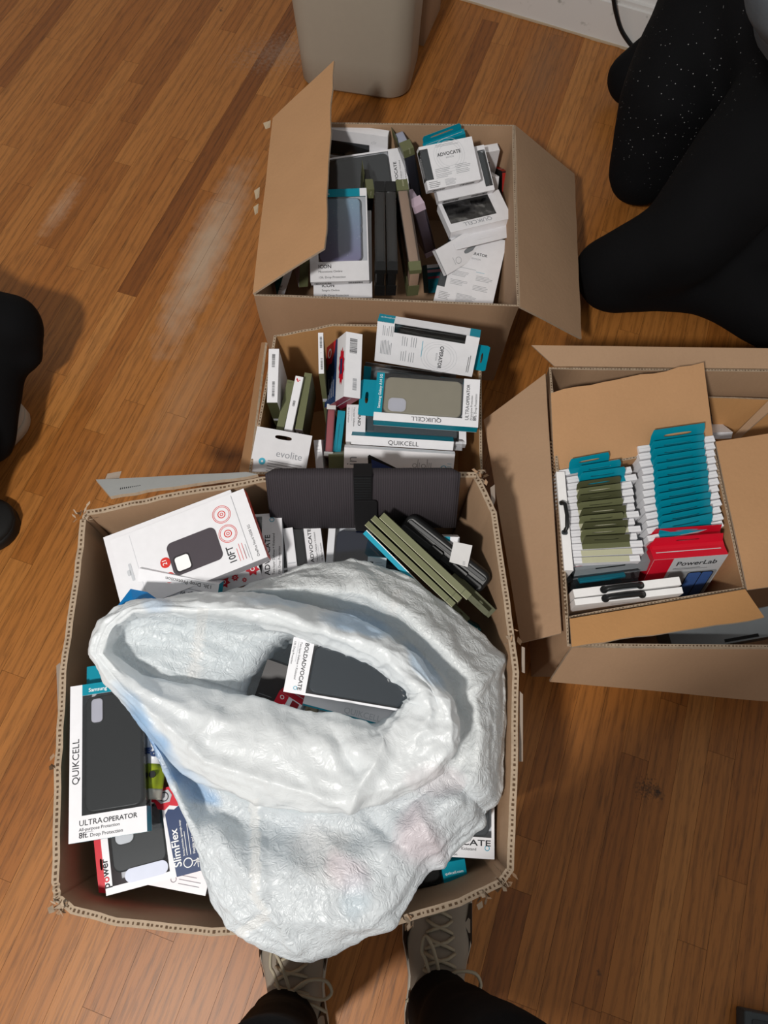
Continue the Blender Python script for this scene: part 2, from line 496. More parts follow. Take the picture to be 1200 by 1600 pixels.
# ---------------------------------------------------------------- cardboard boxes
def sheet(mb, quad, th, mat, edge=CARDEDGE, flutes=True, jag=0.0, seed=1, nseg=12):
    """Corrugated sheet between four world corners (a,b,c,d in order), extruded by th behind; the rim b-c and c-d edges show their fluting."""
    a, b, c, d = [Vector(q) for q in quad]
    n = (b - a).cross(d - a).normalized() * th
    rn = random.Random(seed)
    # grid across a-b (u) and a-d (v)
    nu, nv = nseg, 6
    def pt(u, v, k):
        p = a * (1 - u) * (1 - v) + b * u * (1 - v) + c * u * v + d * (1 - u) * v
        if jag and v == 1:
            p = p + (p - (a * (1 - u) + b * u)).normalized() * jag * (J[int(round(u * nu))])
        wob = 0.0022 * noise.noise(p * 9.0)
        return p - n * k + n.normalized() * wob
    J = [rn.uniform(-1, 0.4) for _ in range(nu + 1)]
    g = [[[pt(i / nu, j / nv, k) for j in range(nv + 1)] for i in range(nu + 1)] for k in (0, 1)]
    for k in (0, 1):
        vs = [g[k][i][j] for i in range(nu + 1) for j in range(nv + 1)]
        fs = []
        for i in range(nu):
            for j in range(nv):
                q = (i * (nv + 1) + j, (i + 1) * (nv + 1) + j, (i + 1) * (nv + 1) + j + 1, i * (nv + 1) + j + 1)
                fs.append(q if k == 0 else q[::-1])
        mb.add(vs, fs, mat, smooth=True)
    def strip(p0, p1):
        N = len(p0)
        vs = p0 + p1
        mb.add(vs, [(i, i + 1, N + i + 1, N + i) for i in range(N - 1)], edge)
    strip([g[0][i][0] for i in range(nu + 1)], [g[1][i][0] for i in range(nu + 1)])
    strip([g[0][i][nv] for i in range(nu + 1)], [g[1][i][nv] for i in range(nu + 1)])
    strip([g[0][0][j] for j in range(nv + 1)], [g[1][0][j] for j in range(nv + 1)])
    strip([g[0][nu][j] for j in range(nv + 1)], [g[1][nu][j] for j in range(nv + 1)])


def walls(mb, rim, base, th, mat, closed=True, jag=0.0, seed=3, top=CARDEDGE, sub=6):
    """Box walls through rim points (world) down to base points; inner and outer skins, rim edge on top, floor panel."""
    n = len(rim)
    cen = sum((Vector(p) for p in rim), Vector()) / n
    rn = random.Random(seed)
    R, B = [], []
    for i in range(n):
        p, q = Vector(rim[i]), Vector(rim[(i + 1) % n]); s, t = Vector(base[i]), Vector(base[(i + 1) % n])
        for k in range(sub):
            f = k / sub
            jz = rn.uniform(-jag, jag * 0.3) if k or jag > 0.004 else 0
            R.append(p.lerp(q, f) + Vector((0, 0, jz))); B.append(s.lerp(t, f))
    N = len(R)
    def inset(L):
        out = []
        for i in range(N):
            a, c = L[i - 1], L[(i + 1) % N]
            d = (c - a); d.z = 0; d.normalize()
            nn = Vector((-d.y, d.x, 0))
            if nn.dot(cen - L[i]) < 0: nn = -nn
            out.append(L[i] + nn * th)
        return out
    Ri, Bi = inset(R), inset(B)
    rows = 7
    def skin(Ra, Ba, flip):
        vs = []
        for j in range(rows + 1):
            f = j / rows
            for i in range(N):
                p = Ra[i].lerp(Ba[i], f)
                nn = (cen - p); nn.z = 0; nn.normalize()
                vs.append(p + nn * (0.004 * noise.noise(Vector((p.x * 5, p.y * 5, p.z * 7))) * (1 - abs(2 * f - 0.6)) if 0 < f < 1 else 0))
        fs = []
        for j in range(rows):
            for i in range(N):
                q = (j * N + i, j * N + (i + 1) % N, (j + 1) * N + (i + 1) % N, (j + 1) * N + i)
                fs.append(q[::-1] if flip else q)
        mb.add(vs, fs, mat, smooth=True)
    skin(R, B, False); skin(Ri, Bi, True)
    mb.add(R + Ri, [(i, (i + 1) % N, N + (i + 1) % N, N + i) for i in range(N)], top)
    # fluting seen in the rim: a wavy dark core line between the two liners
    core = []
    for i in range(N):
        a, c, ai, ci = R[i], R[(i + 1) % N], Ri[i], Ri[(i + 1) % N]
        L = (c - a).length; m = max(1, int(L / 0.0055))
        for k in range(m):
            f0, f1 = (k + 0.15 + .2 * rn.random()) / m, (k + 0.55 + .3 * rn.random()) / m
            p0, p1, q0, q1 = a.lerp(c, f0), a.lerp(c, f1), ai.lerp(ci, f0), ai.lerp(ci, f1)
            z = Vector((0, 0, 0.0006))
            b = len(core); g0 = .3 + .1 * rn.random(); core += [p0.lerp(q0, g0) + z, p1.lerp(q1, g0) + z, p1.lerp(q1, 1 - g0) + z, p0.lerp(q0, 1 - g0) + z]
    mb.add(core, [(i, i + 1, i + 2, i + 3) for i in range(0, len(core), 4)], CARDDARK)
    mb.add([p + Vector((0, 0, 0.004)) for p in Bi], [tuple(range(N))], mat)
    mb.add(B, [tuple(range(N - 1, -1, -1))], mat)


def shrink(pts, f, z):
    c = sum((Vector(p) for p in pts), Vector()) / len(pts)
    return [Vector((c.x + (p[0] - c.x) * f, c.y + (p[1] - c.y) * f, z)) for p in pts]


def box_thing(name, label, cat, rim):
    c = sum((Vector(p) for p in rim), Vector()) / len(rim)
    o = empty(name, Matrix.Translation((c.x, c.y, 0)))
    return tag(o, label, cat), Matrix.Translation((-c.x, -c.y, 0))


def shift(mb, T):
    mb.v = [T @ p for p in mb.v]
    return mb


# far box (largest flaps, in front of the wastebasket)
ZU = 0.27
far_rim = [at(397, 462, ZU), at(811, 479, ZU), at(803, 195, ZU), at(436, 190, ZU)]
far_box, T_ = box_thing('cardboard_box', 'open brown cardboard box farthest back, with one tall flap raised on its left side', 'box', far_rim)
mb = MB(); walls(mb, far_rim, shrink(far_rim, 0.97, 0.0), 0.005, CARD, sub=8); shift(mb, T_).build('body', far_box)
mb = MB(); sheet(mb, [at(397, 461, ZU), at(428, 187, ZU), at(523, 97, ZU + 0.08), at(510, 388, ZU + 0.08)], 0.004, CARD2, jag=0.004); shift(mb, T_).build('flap', far_box)
mb = MB(); sheet(mb, [at(805, 195, ZU), at(813, 479, ZU), at(909, 529, 0.15), at(898, 272, 0.12)], 0.004, CARD, jag=0.002); shift(mb, T_).build('flap', far_box)
for (px, py, dx, dy) in ((421, 188, 10, 14), (404, 292, 7, 20), (402, 318, 6, 18)):           # scraps of torn tape at the raised flap's hinge
    q = [at(px + 2, py, ZU + .004), at(px - dx, py + dy * .3, ZU - .004), at(px - dx * .6, py + dy, ZU - .006), at(px + 1, py + dy * .8, ZU + .003)]
    mb = MB(); mb.add(q, [(0, 1, 2, 3)], P('#b3a085', 0.4, 'torn_tape')); shift(mb, T_).build('tape', far_box)

# middle box
ZM = 0.28
mid_rim = [at(388, 741, ZM), at(754, 741, ZM), at(752, 550, ZM), at(690, 508, ZM + .012), at(520, 506, ZM + .012), at(428, 524, ZM)]
mid_box, T_ = box_thing('cardboard_box', 'small brown cardboard box of mixed packages between the far and biggest boxes', 'box', mid_rim)
mb = MB(); walls(mb, mid_rim, shrink(mid_rim, 0.96, 0.0), 0.005, KRAFT, sub=6, jag=0.002); shift(mb, T_).build('body', mid_box)
mb = MB(); sheet(mb, [at(388, 741, ZM), at(415, 535, ZM), at(408, 535, ZM - .06), at(374, 741, ZM - .07)], 0.004, CARD2); shift(mb, T_).build('flap', mid_box)

# box on the right: outer carton
ZR = 0.30
xr = 0.86


def ext(p, q, x=xr):
    """The line p-q carried on to the given x."""
    return p + (q - p) * ((x - p.x) / (q.x - p.x))


back0, back1 = at(866, 573, ZR), ext(at(866, 573, ZR), at(1200, 577, ZR))
near0, near1 = at(894, 1009, ZR), ext(at(894, 1009, ZR), at(1200, 1012, ZR))
out_rim = [at(890, 1010, ZR), near1.copy(), back1.copy(), at(864, 574, ZR)]
out_rim[0].x = out_rim[3].x = 0.288
right_box, T_ = box_thing('cardboard_box', 'wide brown cardboard box on the right with its long flaps spread outward', 'box', out_rim)
mb = MB(); walls(mb, out_rim, shrink(out_rim, 0.98, 0.0), 0.005, CARD, sub=8); shift(mb, T_).build('body', right_box)
fl = [at(853, 585, ZR - .004), at(878, 990, ZR - .004), at(815, 1005, ZR - 0.06), at(757, 658, ZR - 0.06)]
mb = MB(); sheet(mb, fl, 0.004, CARD); shift(mb, T_)
mb2 = mb
# row of cut flutes along the hinge
a, c = at(856, 690, ZR) + Vector((.003, 0, .0012)), at(880, 965, ZR) + Vector((.003, 0, .0012))
for k in range(46):
    p = T_ @ a.lerp(c, k / 46)
    mb2.add([p, p + Vector((.004, 0, 0)), p + Vector((.0035, -.0032, 0)), p + Vector((.0005, -.0032, 0))], [(0, 1, 2, 3)], CARDDARK)
mb2.build('flap', right_box)
mb = MB(); sheet(mb, [back0, back1, ext(at(830, 540, ZR + .015), at(1200, 545, ZR + .012)), at(830, 540, ZR + .015)][::-1], 0.004, CARD); shift(mb, T_).build('flap', right_box)
mb = MB(); sheet(mb, [near1, near0, at(858, 1062, 0.19), ext(at(858, 1062, .19), at(1200, 1092, .17))][::-1], 0.004, CARD); shift(mb, T_).build('flap', right_box)
mb = MB(); sheet(mb, [at(1108, 622, .235), Vector((xr - .01, at(1200, 624, .235).y, .235)), Vector((xr - .01, at(1200, 700, .12).y, .11)), at(1120, 700, .11)][::-1], 0.004, KRAFT)
sheet(mb, [at(1146, 682, .17), at(1210, 618, .245), at(1218, 630, .245), at(1150, 690, .17)], 0.004, CARD); shift(mb, T_).build('inner_flap', right_box)

# smaller carton nested inside it
ZI = 0.292
in_rim = [at(887, 966, ZI), at(1164, 920, ZI), at(1115, 692, ZI), at(866, 735, ZI)]
inner_box, T_ = box_thing('cardboard_box', 'smaller tan carton set inside the wide right box, holding two neat rows of packages', 'box', in_rim)
mb = MB(); walls(mb, in_rim, shrink(in_rim, 0.97, 0.006), 0.004, CARD2, sub=5); shift(mb, T_).build('body', inner_box)
mb = MB(); sheet(mb, [at(866, 735, ZI), at(1115, 692, ZI), at(1100, 566, .345), at(861, 612, .335)], 0.004, CARD2, jag=0.003); shift(mb, T_).build('flap', inner_box)
mb = MB(); sheet(mb, [at(1118, 690, ZI + .004), at(1167, 922, ZI + .004), at(1290, 905, ZI - .0), at(1262, 668, ZI - .0)], 0.004, CARD2); shift(mb, T_).build('flap', inner_box)
mb = MB(); sheet(mb, [at(1164, 921, ZI + .01), at(890, 967, ZI + .01), at(893, 1011, ZI + .022), at(1195, 966, ZI + .02)], 0.004, KRAFT, jag=0.002); shift(mb, T_).build('flap', inner_box)

# big worn box
ZB = 0.40
pxr = [(84, 1408), (110, 1428), (180, 1447), (330, 1463), (520, 1452), (620, 1446), (720, 1416), (785, 1385), (803, 1360), (809, 1200), (811, 1050), (797, 940), (776, 800), (758, 762), (745, 738), (560, 738), (410, 745), (250, 773), (135, 797), (125, 812), (112, 920), (93, 1050), (84, 1200), (80, 1380)]
big_rim = [at(x, y, ZB + (0.006 * noise.noise(Vector((x * .01, y * .01, 0))))) for x, y in pxr]
big_box, T_ = box_thing('cardboard_box', 'biggest cardboard box, worn torn rim, heaped with packages under a white plastic bag', 'box', big_rim)
bb = [Vector((p.x, p.y if p.y > 0 else p.y + .045, p.z)) for p in shrink(big_rim, 0.93, 0.0)]
mb = MB(); walls(mb, big_rim, bb, 0.009, CARD, jag=0.0035, sub=5, top=CARDEDGE)
rn = random.Random(9)
for (px, py, n) in ((95, 1415, 26), (790, 1375, 26), (750, 742, 20), (128, 800, 14), (800, 1000, 8), (520, 1452, 8), (640, 1440, 8), (755, 1402, 14), (84, 1200, 5)):   # frayed paper at worn corners
    for k in range(n):
        q = at(px + rn.gauss(0, 5), py + rn.gauss(0, 5), ZB + rn.uniform(-.012, .005))
        e1 = Vector((rn.uniform(-.007, .007), rn.uniform(-.007, .007), rn.uniform(-.004, .005))); e2 = Vector((rn.uniform(-.006, .006), rn.uniform(-.006, .006), rn.uniform(-.004, .004)))
        mb.add([q, q + e1, q + e1 + e2, q + e2 * 1.2], [(0, 1, 2, 3)], rn.choice((CARDEDGE, CARDEDGE, CARD, CARDDARK)))
shift(mb, T_).build('body', big_box)
mb = MB()
sheet(mb, [at(405, 741, ZB), at(172, 776, ZB), at(150, 750, ZB - .02), at(385, 737, ZB - .004)][::-1], 0.006, P('#9fa1a0', 0.45, 'shipping_label_grey'), jag=0.003)
lab = [at(186, 761, ZB - .008), at(214, 757, ZB - .008)]
for k in range(11):
    p = at(188 + k * 3.0, 762 - k * 0.4, ZB - .006)
    mb.add([p, p + Vector((.0013, 0, 0)), p + Vector((.003, -.012, .004)), p + Vector((.0017, -.012, .004))], [(0, 1, 2, 3)], INK)
shift(mb, T_).build('flap', big_box)
for i, pts in enumerate([[(815, 1010), (820, 1012), (820, 1052), (815, 1050)], [(766, 762), (773, 757), (774, 782), (769, 795)], [(812, 1080), (817, 1085), (817, 1190), (811, 1190)], [(168, 740), (190, 736), (186, 748), (163, 752)], [(96, 1130), (91, 1130), (88, 1040), (94, 1035)]]):
    z0 = ZB - .012
    mb = MB(); mb.add([at(x, y, z0 if k < 2 else z0 - .01) for k, (x, y) in enumerate(pts)], [(0, 1, 2, 3)], P('#93867a', 0.25, 'packing_tape')); shift(mb, T_).build('tape', big_box)


# ---------------------------------------------------------------- packages
def zsolve(p, d, L, zA, A, sign):
    """Height at which pixel d lies L from world point A (the lower or upper of two)."""
    best, last = None, None
    for k in range(401):
        z = zA + (sign * zA if sign < 0 else .5) * k / 400
        e = (at(d[0], d[1], z) - A).length - L
        if last is not None and e * last <= 0: return z
        if best is None or abs(e) < best[0]: best = (abs(e), z)
        last = e
    return best[1]


class Pack:
    """A package standing in its own frame: x right, y up, z out of its front face; parts hang on an Empty."""

    def __init__(s, label, A, B, D, z, t, group=None, name='phone_case_package', cat='package', keep=None):
        zA, zB, zD = z if isinstance(z, (tuple, list)) else (z, z, z)
        A3 = at(A[0], A[1], zA)
        if isinstance(zB, str): zB = zsolve(A, B, float(zB[1:]), zA, A3, -1 if zB[0] == '-' else 1)
        if isinstance(zD, str): zD = zsolve(A, D, float(zD[1:]), zA, A3, -1 if zD[0] == '-' else 1)
        B3, D3 = at(B[0], B[1], zB), at(D[0], D[1], zD)
        u, v = B3 - A3, A3 - D3
        if v.length > u.length and keep != 'u':
            s.h = v.length; v.normalize(); u = u - v * u.dot(v); s.w = u.length; u.normalize()
        else:
            s.w = u.length; u.normalize(); v = v - u * v.dot(u); s.h = v.length; v.normalize()
        n = u.cross(v)
        o = A3 - v * s.h
        if n.dot(CAM - o) < 0: print('PACK FACES AWAY:', label)
        s.t = t; s.n = n
        mw = Matrix(((u.x, v.x, n.x, o.x), (u.y, v.y, n.y, o.y), (u.z, v.z, n.z, o.z), (0, 0, 0, 1)))
        s.mw = mw
        s.root = empty(name, mw)
        tag(s.root, label, cat, group)
        s.c = MB()
        w, h, t = s.w, s.h, s.t
        M4 = lambda a, b, c, p: Matrix(((a[0], b[0], c[0], p[0]), (a[1], b[1], c[1], p[1]), (a[2], b[2], c[2], p[2]), (0, 0, 0, 1)))
        s.F = {'front': M4((1, 0, 0), (0, 1, 0), (0, 0, 1), (0, 0, 0)),
               'top': M4((1, 0, 0), (0, 0, -1), (0, 1, 0), (0, h, 0)),
               'bottom': M4((1, 0, 0), (0, 0, 1), (0, -1, 0), (0, 0, -t)),
               'right': M4((0, 0, -1), (0, 1, 0), (1, 0, 0), (w, 0, 0)),
               'left': M4((0, 0, 1), (0, 1, 0), (-1, 0, 0), (0, 0, -t))}
        if DEBUG: print('PACK %-70s w=%.3f h=%.3f t=%.3f z=%.2f..%.2f' % (label[:70], w, h, t, min(A3.z, B3.z, D3.z), max(A3.z, B3.z, D3.z)))

    def solid(s, mat=WHITE, **faces):
        s.c.box((0, 0, -s.t), (s.w, s.h, 0), mat, None, {k: v for k, v in faces.items()})
        # glue-flap seams at the two ends
        for f in ('top', 'bottom'):
            s.c.quad(s.w * .06, s.t * .47, s.w * .94, s.t * .53, LINK, s.F[f], 0.0002)
        return s

    def window(s, x0=.14, y0=.2, x1=.97, y1=.92, card=WHITE, top=None, bottom=None, left=None, right=None, sl=None, sr=None, st=None, sb=None, wrap='R', back=None):
        """Card carton with a clear window; wrap='R' or 'L': the window runs round that side."""
        w, h, t = s.w, s.h, s.t; e = .0009; c = s.c
        X0, X1, Y0, Y1 = w * x0, w * x1, h * y0, h * y1
        c.box((0, 0, -t), (w, h, -t + e), back or card)
        c.box((0, 0, -e), (w, Y0, 0), bottom or card)
        c.box((0, Y1, -e), (w, h, 0), top or card)
        if x0 > 0: c.box((0, Y0, -e), (X0, Y1, 0), left or card)
        if x1 < 1: c.box((X1, Y0, -e), (w, Y1, 0), right or card)
        c.box((0, 0, -t + e), (w, e, -e), sb or card); c.box((0, h - e, -t + e), (w, h, -e), st or card)
        for side, xa, xb, mt in (('L', 0, e, sl), ('R', w - e, w, sr)):
            if wrap == side:
                c.box((xa, 0, -t + e), (xb, Y0, -e), mt or card); c.box((xa, Y1, -t + e), (xb, h, -e), mt or card)
            else:
                c.box((xa, 0, -t + e), (xb, h, -e), mt or card)
        k = MB()
        k.box((X0 if wrap != 'L' else .0002, Y0, -e * .8), (X1 if wrap != 'R' else w - .0002, Y1, -e * .5), CLEAR)
        if wrap == 'R': k.box((w - e * .6, Y0, -t + e), (w - e * .3, Y1, -e * .8), CLEAR)
        if wrap == 'L': k.box((e * .3, Y0, -t + e), (e * .6, Y1, -e * .8), CLEAR)
        k.build('window', s.root)
        return s

    def case(s, x0, y0, x1, y1, mat, cam=None, camat=PALE, lip=.0016, r=.011, z=-.003, th=.010, label=None, name='phone_case'):
        """Moulded case with rounded edges, side keys and a framed camera opening."""
        w, h = s.w, s.h; k = MB(); th = min(th, s.t - .005) if s.t > .012 else .006
        k.rrect(w * x0, h * y0, w * x1, h * y1, r, z - th, z, mat, None, min(.0024, th * .3))
        k.box((w * x1 - .0006, h * (y0 + (y1 - y0) * .58), z - th * .7), (w * x1 + .0009, h * (y0 + (y1 - y0) * .72), z - th * .35), mat)
        k.box((w * x1 - .0006, h * (y0 + (y1 - y0) * .46), z - th * .7), (w * x1 + .0009, h * (y0 + (y1 - y0) * .53), z - th * .35), mat)
        o = k.build(name, s.root, label)
        if cam:
            q = MB(); a, b, c, d = w * cam[0], h * cam[1], w * cam[2], h * cam[3]; rr = min(c - a, d - b) * .32
            q.rrect(a - lip, b - lip, c + lip, d + lip, rr + lip, z - .0006, z + .0006, mat, None, .0004)
            q.rrect(a, b, c, d, rr, z - .0002, z + .0009, camat)
            q.build('camera_opening', o)
        return o

    def tab(s, mat=TEAL, x0=.2, x1=.8, ht=.022, slot=(.5, .5, .28, .09), tilt=0.0, z=None, th=.0007, side='top', sz=None):
        """Hang tab with a euro slot standing on one edge."""
        k = MB(); w, h, t = s.w, s.h, s.t
        if side == 'top': W = w; T = Matrix.Translation((0, h, -t if z is None else z)) @ Matrix.Rotation(tilt, 4, 'X')
        elif side == 'left': W = h; T = Matrix.Translation((0, 0, -t if z is None else z)) @ Matrix.Rotation(math.radians(90), 4, 'Z') @ Matrix.Rotation(tilt, 4, 'X')
        elif side == 'bottom': W = w; T = Matrix.Translation((w, 0, -t if z is None else z)) @ Matrix.Rotation(math.radians(180), 4, 'Z') @ Matrix.Rotation(tilt, 4, 'X')
        else: W = h; T = Matrix.Translation((w, h, -t if z is None else z)) @ Matrix.Rotation(math.radians(-90), 4, 'Z') @ Matrix.Rotation(tilt, 4, 'X')
        a, b = W * x0, W * x1
        k.plate_hole((a, 0, b, ht), (a + (b - a) * slot[0], ht * slot[1], (b - a) * slot[2], ht * slot[3]), 0, th, mat, T, (b - a) * .04)
        k.build('hang_tab', s.root)
        return s

    def txt(s, st, x, y, size, mat=INK, face='front', rot=0, bold=0.0, fit=None, align='L', z=.00035):
        s.c.text(st, x * s.w if face in ('front', 'top', 'bottom') else x, y * s.h if face in ('front', 'left', 'right') else y, size, mat, s.F[face], rot, bold, fit, z, align)
        return s

    def done(s):
        s.c.build('carton', s.root)
        return s


DEBUG = False
B = 0.008     # weight of the bold lettering


def quik(label, A, Bp, D, z, case, cam=None, model='Samsung Galaxy', group=None, title=('ULTRA', 'OPERATOR'), tab=True, sub='All-purpose Protection', drop=('8ft.', 'Drop Protection'), camat=PALE, t=.022):
    """White carton with teal top band and side, clear window, upright brand strip."""
    p = Pack(label, A, Bp, D, z, t, group)
    p.window(.165, .155, 1.0, .925, top=WHITE, sl=TEAL, sr=TEAL, st=TEAL, sb=TEAL, wrap='R')
    p.c.quad(p.w * .165, p.h * .925, p.w, p.h, TEAL)
    u = p.h / 100
    p.txt(model, .25, .945, 3.6 * u, WINK, bold=B)
    p.txt('QUIKCELL', .125, .35, 8 * u, INK, rot=90, fit=p.h * .29)
    a = .13
    x = a * p.w
    p.c.text(title[0], x, .095 * p.h, 5.0 * u, INK, None, 0, 0, p.w * .30, .00035)
    p.c.text(title[1], x + p.w * .31, .095 * p.h, 5.0 * u, INK, None, 0, .010, p.w * .44, .00035)
    p.c.text(sub, x, .063 * p.h, 2.6 * u, INK, None, 0, 0, p.w * .52, .00035)
    p.c.lines(x, .052 * p.h, p.w * .25, 1, .001, GINK, None, .0005)
    p.c.text(drop[0], x, .022 * p.h, 2.5 * u, INK, None, 0, .010, p.w * .12, .00035)
    p.c.text(drop[1], x + p.w * .14, .022 * p.h, 2.5 * u, INK, None, 0, 0, p.w * .42, .00035)
    p.case(.19, .165, .95, .915, case, cam, camat=camat)
    if tab: p.tab(TEAL, .18, .95, .028, (.5, .55, .16, .10))
    return p.done()


def advocate(label, A, Bp, D, z, case=BLACKP, group=None, word='ADVOCATE', wordfit=.62, sub='Two-layer Defense + Kickstand', t=.02, window=(.04, .17, .96, .97), lines=True, icon=True):
    p = Pack(label, A, Bp, D, z, t, group)
    p.window(*window, wrap='')
    p.txt(word, .07, window[1] * .60, .055 * p.w, INK, bold=.014, fit=p.w * wordfit)
    p.txt(sub, .07, window[1] * .36, .03 * p.w, INK, fit=p.w * min(.68, wordfit + .02))
    p.c.lines(p.w * .07, p.h * window[1] * .27, p.w * .5, 1, .001, LINK)
    p.txt('13ft. Drop Protection', .07, window[1] * .08, .03 * p.w, INK, fit=p.w * .42)
    if icon: p.c.ringmark(p.w * .9, p.h * window[1] * .5, p.w * .035, p.w * .01, TINK, None)
    p.case(window[0] + .02, window[1] + .01, window[2] - .02, window[3] - .01, case)
    return p.done()


def backprint(p, title, sub, ttl_at=(.5, .72), rot=0):
    """Back panel: ring mark with the title, rows of fine print."""
    w, h = p.w, p.h; g = min(w, h)
    x, y = ttl_at[0] * w, ttl_at[1] * h; w = g
    for k in range(3): p.c.ringmark(x, y, w * (.26 + .06 * k), .0006, LINK, None, .00025, 40, .72 if p.h > p.w else 1.0)
    p.c.text(title, x, y, .11 * w, INK, None, rot, .02, None, .00035, 'C')
    a = math.radians(rot)
    p.c.text(sub, x + math.sin(a) * .07 * w, y - math.cos(a) * .07 * w, .05 * w, GINK, None, rot, 0, None, .00035, 'C')


# ---- far box
GU = 'packages piled in the far box'
p = Pack('white-edged clear package lying along the back wall of the far box', (462, 194), (606, 214), (452, 236), (.262, .262, .19), .02, GU)
p.window(.02, .08, .80, .62, wrap=''); p.case(.03, .1, .78, .6, GREYP); p.txt('clr', .82, .68, .012, LINK); p.c.ringmark(p.w * .93, p.h * .3, .006, .0015, TINK); p.c.lines(p.w * .86, p.h * .25, .01, 3, .003, TINK)
p.done()
advocate('white package turned sideways, showing a matt black folio case, behind the glittery purple one', (492, 318), (494, 250), (640, 296), (.175, .222, .19), P('#2c2f31', .5, 'black_folio'), GU, icon=False, t=.018)
p = Pack('teal-topped package with glittery blue and purple case, leaning in the far box', (481, 297), (573, 303), (485, 441), (.255, .255, '-.195'), .02, GU)
gl, nt, b_ = newmat('glitter_case')
tc = nd(nt, 'ShaderNodeTexCoord'); sx = nd(nt, 'ShaderNodeSeparateXYZ'); nt.links.new(tc.outputs['Object'], sx.inputs[0])
mr = nd(nt, 'ShaderNodeMapRange'); mr.inputs[1].default_value = .03; mr.inputs[2].default_value = .18; nt.links.new(sx.outputs[1], mr.inputs[0])
rp = nd(nt, 'ShaderNodeValToRGB'); rp.color_ramp.elements[0].color = rgb('#8f84aa'); rp.color_ramp.elements[1].color = rgb('#93b2c6'); nt.links.new(mr.outputs[0], rp.inputs[0])
vo = nd(nt, 'ShaderNodeTexVoronoi'); vo.inputs['Scale'].default_value = 150; nt.links.new(tc.outputs['Object'], vo.inputs[0])
r2 = nd(nt, 'ShaderNodeMapRange'); r2.inputs[1].default_value = .0; r2.inputs[2].default_value = .5; r2.inputs[3].default_value = 1; r2.inputs[4].default_value = 0; nt.links.new(vo.outputs['Distance'], r2.inputs[0])
pw = nd(nt, 'ShaderNodeMath', operation='POWER'); pw.inputs[1].default_value = 5; nt.links.new(r2.outputs[0], pw.inputs[0])
n9 = nd(nt, 'ShaderNodeTexNoise'); n9.inputs['Scale'].default_value = 28; nt.links.new(tc.outputs['Object'], n9.inputs[0])
r3 = nd(nt, 'ShaderNodeMapRange'); r3.inputs[1].default_value = .45; r3.inputs[2].default_value = .6; nt.links.new(n9.outputs['Fac'], r3.inputs[0])
m5 = nd(nt, 'ShaderNodeMath', operation='MULTIPLY'); nt.links.new(pw.outputs[0], m5.inputs[0]); nt.links.new(r3.outputs[0], m5.inputs[1])
mxg = nd(nt, 'ShaderNodeMix', data_type='RGBA'); mxg.inputs['B'].default_value = rgb('#eef6fb'); nt.links.new(m5.outputs[0], mxg.inputs['Factor']); nt.links.new(rp.outputs[0], mxg.inputs['A'])
nt.links.new(mxg.outputs['Result'], b_.inputs['Base Color']); b_.inputs['Roughness'].default_value = .3
p.window(.15, .215, .98, .915, top=TEAL, wrap='R')
p.c.quad(p.w * .88, p.h * .915, p.w, p.h, WHITE); p.txt('Moto g PLAY (2023)', .08, .94, .034 * p.w, WINK, bold=B)
p.case(.16, .22, .88, .91, gl); k = .14
p.txt('ICON', k, .145, .088 * p.w, INK, bold=.018); p.txt('Moonstone Ombre', k, .098, .052 * p.w, INK); p.txt('13ft. Drop Protection', k, .035, .052 * p.w, INK)
p.c.bars(p.w * .06, p.t * .2, p.w * .3, p.t * .5, INK, p.F['bottom']); p.c.bars(p.w * .64, p.t * .25, p.w * .25, p.t * .45, INK, p.F['bottom'], seed=4)
p.done()
p = Pack('white package pinned under the glittery purple one, only its lettered lower edge showing', (489, 330), (580, 334), (490, 466), (.215, .215, '-.19'), .02, GU)
p.solid(); p.txt('ICON', .14, .125, .085 * p.w, INK, bold=.018); p.txt('Sangria Ombre', .14, .077, .05 * p.w); p.txt('13ft. Drop Protection', .14, .018, .052 * p.w); p.done()
p = Pack('olive-edged white package standing left of the glittery purple one', (470, 385), (485, 382), (467, 449), (.245, .245, '-.11'), .09, GU)
p.solid(WHITE, front=OLIVE); p.c.bars(p.w * .25, p.t * .80, p.t * .13, p.w * .5, INK, p.F['bottom'], rot90=True); p.done()
p = Pack('narrow white and dark red package at the far box\'s near left corner', (448, 415), (460, 413), (433, 462), (.235, .235, '-.10'), .09, GU)
p.solid(WHITE, right=P('#7d1526', .45, 'dark_red_card'), left=TEAL); p.txt('9TE', .3, .2, .010, INK, rot=90, bold=B); p.done()
edgew = lambda: None
def edge_window(label, A, Bp, D, z, t, case, cap=OLIVE, group=GU, endcase=True, capf=.12):
    """Clear-sided package seen on its long edge: card caps at both ends, the case showing between."""
    p = Pack(label, A, Bp, D, z, t, group); e = .0008; w, h = p.w, p.h; q = capf
    p.c.box((0, h * (1 - q), -t * .35), (w, h, 0), cap); p.c.box((0, 0, -t), (w, e, -t * .6), cap); p.c.box((0, 0, -.012), (w, h * q * .8, 0), cap)
    p.c.box((0, 0, -t), (e, h, -t * .55), cap)
    k = MB(); k.box((0, h * q * .8, -t * .98), (w, h * (1 - q), -.0006), CLEAR); k.build('window', p.root)
    c = MB(); g = w * .1
    T = Matrix(((0, 0, 1, 0), (1, 0, 0, 0), (0, 1, 0, 0), (0, 0, 0, 1)))
    c.rrect(h * .005, -t * .93, h * (1 - q * .5), -.003, .010, g, w - g, case, T, .0025)
    c.build('phone_case', p.root)
    if cap is OLIVE: p.txt('moov', .65, .92, w * .28, CREAM, rot=90)
    return p.done()
edge_window('olive-ended package on edge with black case, just right of the glittery one', (573, 296), (585, 295), (565, 402), (.262, .262, '-.185'), .09, BLACKP)
edge_window('black-cased package on its edge, first of two beside the olive-ended black one', (585, 283), (601, 282), (586, 422), (.268, .268, '-.215'), .09, BLACKP, BLACKP)
